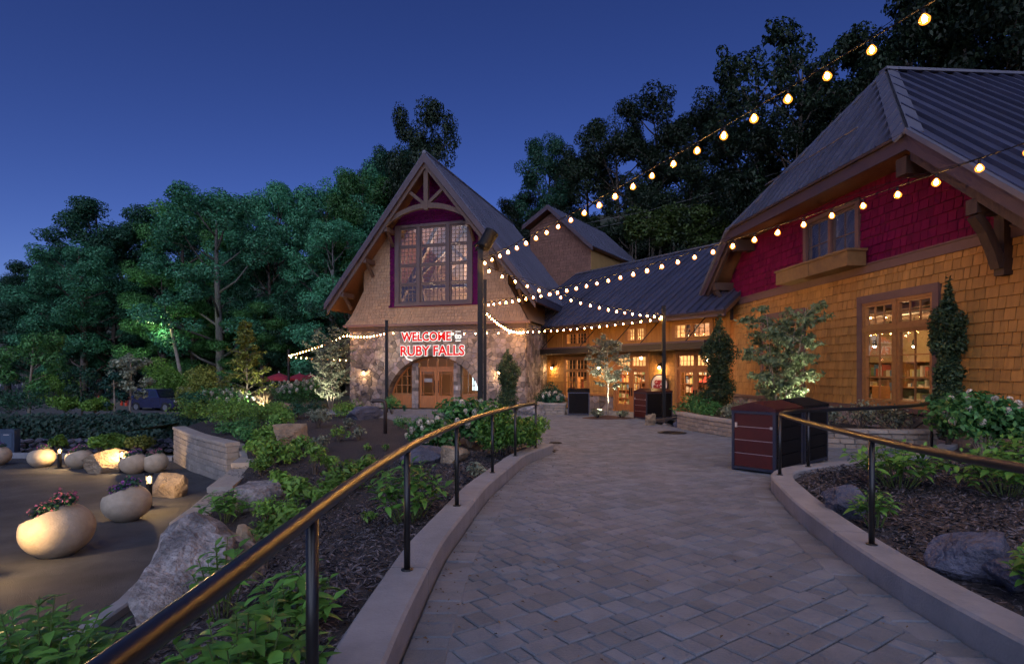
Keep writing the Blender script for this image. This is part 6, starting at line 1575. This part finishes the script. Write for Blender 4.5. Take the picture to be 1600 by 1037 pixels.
make_tree('young_tree','slim green tree wrapped in leaves left of the red posts','tree',208,2.3,1.0,leafm('wrapped_leaf',(.03,.10,.075)),M_PALEBARK,bb(178,640,25.5,-.7),nleaf=1600,leaf=.12,trunk=.1,limbs=12,profile='column',puff=.25,tr=.010)
make_tree('young_tree','small airy tree above the middle of the ivy bank','tree',209,2.2,1.6,L_DARK,M_BARK,bb(128,640,25.5,-.6),nleaf=1200,leaf=.13,trunk=.3,limbs=10,puff=.2,tr=.012)
for k,(px,Y,w,h,l) in enumerate(((102,25.2,1.6,.75,'low green shrub with pale blooms on top of the ivy bank'),(148,25,1.2,.6,'low round shrub on top of the ivy bank below the cone'),(15,25,3.2,1.1,'dark clipped shrub at the left end of the ivy bank'),(302,24,1.3,1.0,'dark shrub where the ivy bank ends by the vehicles'))):
    make_shrub('low_shrub',l,'shrub',220+k,w,h,1800,.12,L_SHRUB if k<2 else L_DARK,M_BARK,bb(px,640,Y,-.25))
for k,(px,py,w,l) in enumerate(((146,712,.8,'small round green shrub behind the far tan boulder'),(173,711,.85,'small round green shrub between far boulder and lamp'),(205,708,.9,'green shrub behind the far right bowl planter'),(232,708,1.1,'wide pale green shrub behind the hidden bowl planter'),(80,712,.6,'small shrub behind the bright far bowl planter'))):
    p=on_lot(px,py); make_shrub('low_shrub',l,'shrub',230+k,w,.62,1200,.09,L_SHRUB if k!=3 else L_YEL,M_BARK,Vector((p.x,20.6,-1.35)))
# terrace hydrangeas and shrubs
HEADS=[]
def flower_head(seed,r,h):
    rng=np.random.default_rng(seed); n=70; P=rng.normal(size=(n,3)); P/=np.linalg.norm(P,axis=1,keepdims=True); D=P.copy(); t=(P[:,2:3]+1)/2; P=P*np.array([r,r,h])*(1-.35*t); V,Q=leaf_quads(rng,P,D+rng.normal(size=(n,3))*.3,r*.55,.95,.05); return arr_mesh('flower_head',V,Q)
HEAD=[flower_head(k,.065,.085) for k in range(3)]
for h in HEAD: h.materials.append(L_WHITE)
def hydrangea(label,loc,W,H,nl,heads,seed,leaf=.12,lm=None,hs=1.0):
    t=make_shrub('hydrangea',label,'shrub',seed,W,H,nl,leaf,lm or L_GREEN,M_PALEBARK,(0,0,0),'white flowering hydrangeas',asp=.6,np_=12); rr=random.Random(seed)
    for k in range(heads):
        a=k*2.4; r=W*.5*math.sqrt((k+.5)/heads)*.98; z=H*(1.0-.42*(r/(W*.5))**2)+rr.uniform(-.08,.06)*H
        o=link('flower_head',HEAD[k%3],None,t,Matrix.Translation((r*math.cos(a),r*math.sin(a),z))@Matrix.Rotation(rr.uniform(-.4,.4),4,'X')@Matrix.Rotation(rr.random()*6,4,'Z')@Matrix.Scale(hs*rr.uniform(.8,1.25),4))
    t.location=loc; return t
hydrangea('tall white hydrangea around the foot of the floodlight pole',Vector((-1.0,13.6,bed_z(-1,13.6))),1.7,1.12,2400,38,301)
hydrangea('white hydrangea spilling left of the floodlight pole above slate boulders',Vector((-1.75,12.6,bed_z(-1.75,12.6))),1.2,.8,1200,18,302)
hydrangea('large white hydrangea at the right edge in the planting bed',Vector((8.45,10.2,pz(10)+.2)),1.6,1.12,2400,26,303,hs=.95)
hydrangea('white hydrangea in the small block planter',Vector((1.85,25.75,.0)),1.1,.62,1100,14,304,lm=L_DARK,hs=1.3)
hydrangea('long row hydrangea with white heads left of the yellow green tree',bb(350,640,26,-.45),3.0,1.15,2200,44,305,hs=1.3)
hydrangea('hydrangea thick with white heads below the parasols',bb(478,640,31,-.45),3.2,1.5,2400,54,306,hs=1.4)
hydrangea('low hydrangea beside the lit grass clump',bb(440,640,33,-.45),2.2,1.4,1600,24,307,hs=1.3)
# lit grass clump
def grass(label,loc,n,h,m,seed,spread=.5,group='grass clumps'):
    rng=np.random.default_rng(seed); V=[];Q=[]
    for k in range(n):
        a=rng.uniform(0,6.283); r=spread*.25*rng.random(); l=h*rng.uniform(.6,1.1); o=spread*rng.uniform(.3,1.0); w=.012
        b=np.array([r*math.cos(a),r*math.sin(a),0]); mid=b+np.array([math.cos(a)*o*.35,math.sin(a)*o*.35,l*.65]); tip=b+np.array([math.cos(a)*o,math.sin(a)*o,l]); s=np.array([-math.sin(a),math.cos(a),0])*w
        i=len(V); V+=[b-s,b+s,mid-s*.8,mid+s*.8,tip-s*.1,tip+s*.1]; Q+=[(i,i+1,i+3,i+2),(i+2,i+3,i+5,i+4)]
    t=thing('grass_clump',label,'grass',loc,group); o=link('blades',arr_mesh('blades',V,Q),m,t); o.matrix_parent_inverse=Matrix.Identity(4); return t
straw=leafm('straw_blade',(.36,.27,.16),rnd=.3)
p=bb(412,640,27.5,-.45); grass('straw coloured grass clump lit from within under the yellow tree',p,240,1.05,straw,311,.8); uplight('uplight inside the straw grass clump',p+Vector((.1,-.75,0)),p+Vector((0,.3,1.3)),160)
grass('small dark grass tuft on the walk before the arched doors',on_pave(632,642)+Vector((0,0,.0)),60,.35,L_DARK,312,.25)
# bed perennials
def perennial(label,px,py,w,h,n,leaf,m,seed,asp=.42,name='bed_plant'):
    return make_shrub(name,label,'plant',seed,w,h,n,leaf,m,M_BARK,on_bed(px,py),'green plants of the mulch bed',up=.75,asp=asp)
PL=[('bright green fern mound above the grey boulder by the stepped wall',428,728,1.05,.6,700,.13,L_SHRUB),('leafy green plant between the grey boulder and stepped wall',440,775,.55,.5,320,.12,L_SHRUB),
('light green plant right of the grey boulder',418,822,.55,.5,420,.07,L_SHRUB),('airy grass like plant in the middle of the mulch',492,742,.5,.7,160,.12,L_SHRUB),
('upright leafy plant left of the rail in the mulch',470,790,.55,.55,260,.12,L_SHRUB),('spreading light green plant behind the near rail',535,772,.8,.5,420,.12,L_SHRUB),
('light green plant just above the rail middle',568,752,.6,.45,320,.12,L_SHRUB),('tiny seedling in the mulch beside the third post',573,705,.25,.2,60,.08,L_SHRUB),
('tiny green seedling left of the tallest rail post',602,704,.2,.18,50,.08,L_SHRUB),('small low plant in open mulch right of the big rail shrub',575,818,.22,.16,60,.08,L_SHRUB),
('small plant at the edge of the mulch by the second post',745,748,.3,.25,80,.09,L_GREY),('green shrub left of the leaning split boulder',438,672,1.0,.6,700,.11,L_SHRUB),
('loose green shrub right of the leaning split boulder',497,668,.9,.75,500,.11,L_GREY),('bright green mound before the slate boulder',540,652,1.3,.65,900,.10,L_SHRUB),
('green mound behind the bent pipe light',612,646,1.0,.9,800,.10,L_GREEN),('dark green mound below the hydrangea at left',655,684,.9,.55,900,.07,L_GREEN),
('blue green round shrub in the far bed',465,655,.9,.75,800,.08,L_DARK),('second blue green shrub near the pale tree',492,652,1.0,.7,800,.08,L_DARK),
('green ground cover spilling over the tall block wall',372,676,1.6,.4,900,.10,L_GREEN),('green ground cover hanging over the wall end',385,690,1.0,.35,500,.10,L_GREEN),
('leafy mound behind the tall block wall',400,668,1.5,.65,900,.11,L_SHRUB),('leafy mound on the bank beyond the tall wall',350,665,1.9,.7,1000,.11,L_SHRUB),
('large mound of green on the bank by the ivy end',310,655,2.4,.75,1200,.12,L_SHRUB),('green mound under the yellow green tree',365,650,2.2,.7,1000,.11,L_SHRUB),
('low green plant filling the upper bed centre',420,655,1.4,.65,800,.11,L_SHRUB),('thin stemmed plant at the upper bed right',530,690,.6,.5,160,.10,L_SHRUB),('low plant right of the thin stemmed one',545,672,.5,.4,140,.10,L_GREY),
('fresh green tuft below the leaning split boulder',470,712,.7,.5,420,.11,L_SHRUB),('fresh green tuft halfway down the stepped wall',408,742,.55,.45,320,.11,L_SHRUB),
('pale green sprig in the middle mulch near the rail',515,735,.4,.4,160,.10,L_SHRUB),('green tuft close above the rail by the grey boulder',455,822,.5,.42,300,.11,L_SHRUB),
('wispy plant in the mulch under the split boulder',500,712,.5,.55,150,.11,L_GREY),('small bright plant beside the stepped wall top',398,712,.6,.4,320,.10,L_SHRUB),
('green plant in the upper bed left of the blue green shrub',440,655,1.0,.6,600,.11,L_SHRUB),('low plant between tall wall and split boulder',412,690,.9,.45,520,.11,L_SHRUB),
('small plant right of the bent pipe light',628,668,.6,.35,320,.08,L_GREEN),('small wispy plant in the open upper mulch',560,688,.45,.45,120,.10,L_GREY),
('sprawling plant against the rail at mid bed',508,795,.6,.4,320,.12,L_SHRUB),('fresh green clump behind the rail left of the slab',422,850,.5,.4,300,.10,L_SHRUB)]
for k,a in enumerate(PL): perennial(*a,400+k)
make_shrub('round_shrub','dense bright green shrub under the far end of the left rail','shrub',430,1.5,.95,4200,.075,leafm('bright_box_leaf',(.075,.18,.03)),M_BARK,Vector((-.15,11.2,bed_z(-.15,11.2))))
make_shrub('round_shrub','loose green shrub at the very tip of the left kerb','shrub',431,.9,.8,900,.08,L_SHRUB,M_BARK,Vector((.45,12.4,bed_z(.45,12.4))))
# large leaved shrubs near the camera, each leaf a piece of its own
LEAVES=[big_leaf('leaf',.13,.062,.30,.35),big_leaf('leaf',.15,.07,.5,.25),big_leaf('leaf',.11,.055,.15,.45)]
def leafy(label,loc,W,H,nst,per,seed,scale=1.0,m=L_BIG):
    rr=random.Random(seed); t=thing('broad_leaf_shrub',label,'shrub',loc,'broad leaved shrubs beside the path'); st=MB(); mats_=[]
    base=Vector(loc)
    for k in range(nst):
        a=k*2.4+rr.uniform(-.3,.3); r=W*.5*math.sqrt((k+.4)/nst); h=H*(1-.45*(r/(W*.5))**2)*rr.uniform(.8,1.05)
        b=base+Vector((r*.3*math.cos(a),r*.3*math.sin(a),-.03)); e=base+Vector((r*math.cos(a),r*math.sin(a),h)); mid=(b+e)/2+Vector((0,0,h*.1))
        st.tube([b,mid,e],[.007,.005,.003],4)
        for q in range(per):
            f=.42+.58*(q+rr.random()*.6)/per; f=min(1,f); p=b.lerp(mid,f*2) if f<.5 else mid.lerp(e,(f-.5)*2)
            az=q*math.pi/2*1.05+rr.uniform(-.4,.4)+(0 if q%2 else math.pi); pitch=rr.uniform(-.5,.15)-(.5 if q==per-1 else 0)
            s=scale*rr.uniform(.7,1.25)*(.75 if f>.9 else 1)
            Mx=Matrix.Translation(p)@Matrix.Rotation(az,4,'Z')@Matrix.Rotation(pitch,4,'Y')@Matrix.Rotation(rr.uniform(-.3,.3),4,'X')@Matrix.Scale(s,4)
            mats_.append(Mx)
    st.build('stem',mat('green_stem',(.08,.12,.03),.7),t)
    for k,Mx in enumerate(mats_): link('leaf',LEAVES[k%3],m,t,Mx)
    return t
leafy('broad leaved shrub in the mulch between two rail posts',on_bed(636,815),.95,.72,24,11,501,1.1)
leafy('broad leaved shrub under the near rail at lower left',Vector((-1.15,2.45,bed_z(-1.15,2.45))),.72,.62,22,12,502,.9)
L_BIGD=mat('dark_glossy_leaf',(.05,.14,.035),.42,rnd=.4,rsrc='object',trans=.2,spec=.4)
leafy('big dark leaved shrub in the bottom left corner',Vector((-3.05,3.7,bed_z(-3.05,3.7))),1.1,.82,27,11,503,1.0,L_BIGD)
leafy('dark leaved shrub at the left picture edge by the lot edging',Vector((-3.5,4.05,bed_z(-3.5,4.05))),1.1,.80,27,11,513,1.05,L_BIGD)
leafy('leafy shrub on the slab boulder above the rail',Vector((-2.35,4.6,bed_z(-2.35,4.6))),.55,.72,12,11,504,.95)
leafy('leafy shrub behind the nearest tall rail post',Vector((-1.35,3.5,bed_z(-1.35,3.5))),.6,.42,14,11,505,.95)
leafy('leafy plant between slab boulder and stepped wall',on_bed(352,812),.8,.5,14,11,506,1.1)
leafy('broad leaved shrub in the right bed behind the rail post',Vector((5.15,7.6,pz(7.6)+.18)),1.35,.62,26,11,507,1.15)
leafy('broad leaved shrub right of centre in the right bed',Vector((6.0,6.9,pz(6.9)+.18)),1.4,.62,26,11,508,1.15)
leafy('small leafy plant beside the small slate boulder in the right bed',rb(1368,818),.42,.36,10,10,509,.8)
leafy('leafy plant cut by the right picture edge near the kerb',Vector((3.55,3.75,pz(3.75)+.18)),.6,.34,14,11,510,.9)
leafy('leafy shrub at the right edge beyond the slate boulder',Vector((6.9,7.6,pz(7.6)+.2)),1.4,.8,24,11,511,1.15)
# ------------------------------------------------------------------ trees against the buildings
def rbp(px,Y): return Vector(((px-800)/FPX*Y,Y,pz(Y)+.34))
p=rbp(1482,12.2); p.z=.05; make_column('columnar_evergreen','dark columnar evergreen right of the tall shop window','tree',601,3.62,.58,L_COL,M_BARK,p)
p=rbp(1123,19.5); make_column('columnar_evergreen','slim columnar evergreen at the far corner of the shop','tree',602,3.5,1.0,L_COL,M_PALEBARK,p)
p=bb(793,640,26.6,-.4); make_column('columnar_evergreen','clipped columnar evergreen against the stone front','tree',603,3.1,1.05,L_COL,M_BARK,p)
p=rbp(1222,15.8); make_twig_tree('multi_stem_tree','airy multi stemmed tree lit white before the shingled wall','tree',604,3.25,2.7,leafm('lit_leaf',(.16,.22,.11),rnd=.35),M_PALEBARK,p,stems=6,trunk=.08,nbr=17,leaf=.15,profile='vase',per=11,droop=.8,tr=.016,spread=.8,asp=.42,sub=4)
uplight('uplight glowing at the foot of the airy multi stemmed tree',p+Vector((-.7,-.55,0)),p+Vector((.05,.1,1.7)),800,ang=95); uplight('second uplight right of the airy multi stemmed tree',p+Vector((.55,-.7,0)),p+Vector((-.1,.2,1.5)),380,ang=90)
for k,(px,Y,w,h,n,l,m) in enumerate(((1190,15.4,.8,.42,700,'pale low shrub lit at the foot of the airy tree',L_GREY),(1150,17.2,1.1,.5,900,'grey green shrub at the left of the raised bed',L_GREY),(1085,19.6,1.5,.6,1200,'dark low shrub before the right gift shop doors',L_GREEN),(1105,18.6,1.0,.5,900,'second low shrub along the block wall end',L_GREEN),(1345,14.2,1.1,.75,420,'thin leafed shrub below the shop window at left',L_GREY),(1400,13.6,1.1,.7,420,'thin leafed shrub below the shop window at right',L_GREY),(1290,14.6,.9,.55,420,'sparse shrub under the shop wall behind the bins',L_GREY))):
    make_shrub('low_shrub',l,'shrub',620+k,w,h,n,.085,m,M_BARK,rbp(px,Y))
# small plaza tree in its mulch oval
p=on_pave(950,653); t=thing('mulch_oval','oval of dark mulch round the small plaza tree','mulch',p); V=[(p.x,p.y,pz(p.y)+.12)]+[(p.x+1.05*math.cos(k*.2618),p.y+.75*math.sin(k*.2618),pz(p.y)+.004) for k in range(24)]
MB().add(V,[(0,k+1,(k+1)%24+1) for k in range(24)]).build('mound',mat('red_mulch',(.07,.03,.022),.95,var=.4,vscale=15,bump=.8),t)
p0=p; p=p+Vector((0,.1,.1)); make_twig_tree('ornamental_tree','small pale trunked plaza tree lit from below in a mulch oval','tree',605,3.15,1.85,leafm('silver_leaf',(.20,.22,.16),rnd=.3),M_PALEBARK,p,trunk=.34,nbr=34,leaf=.15,profile='round',per=9,droop=.7,tr=.013,sub=4)
uplight('uplight at the right foot of the small plaza tree',p0+Vector((.42,-.35,.05)),p+Vector((0,0,2.1)),380,ang=75); uplight('uplight at the left foot of the small plaza tree',p0+Vector((-.45,-.35,.05)),p+Vector((0,0,2.1)),240,ang=75)
make_shrub('low_shrub','small plants left of the plaza tree trunk','plant',631,.7,.28,260,.08,L_GREY,M_BARK,p0+Vector((-.5,-.2,.05))); make_shrub('low_shrub','small plants right of the plaza tree trunk','plant',632,.6,.28,220,.08,L_GREY,M_BARK,p0+Vector((.6,-.15,.05)))
make_shrub('low_shrub','dark shrub behind the small block planter','shrub',633,1.5,1.1,1500,.11,L_DARK,M_BARK,Vector((1.75,26.9,-.2)))
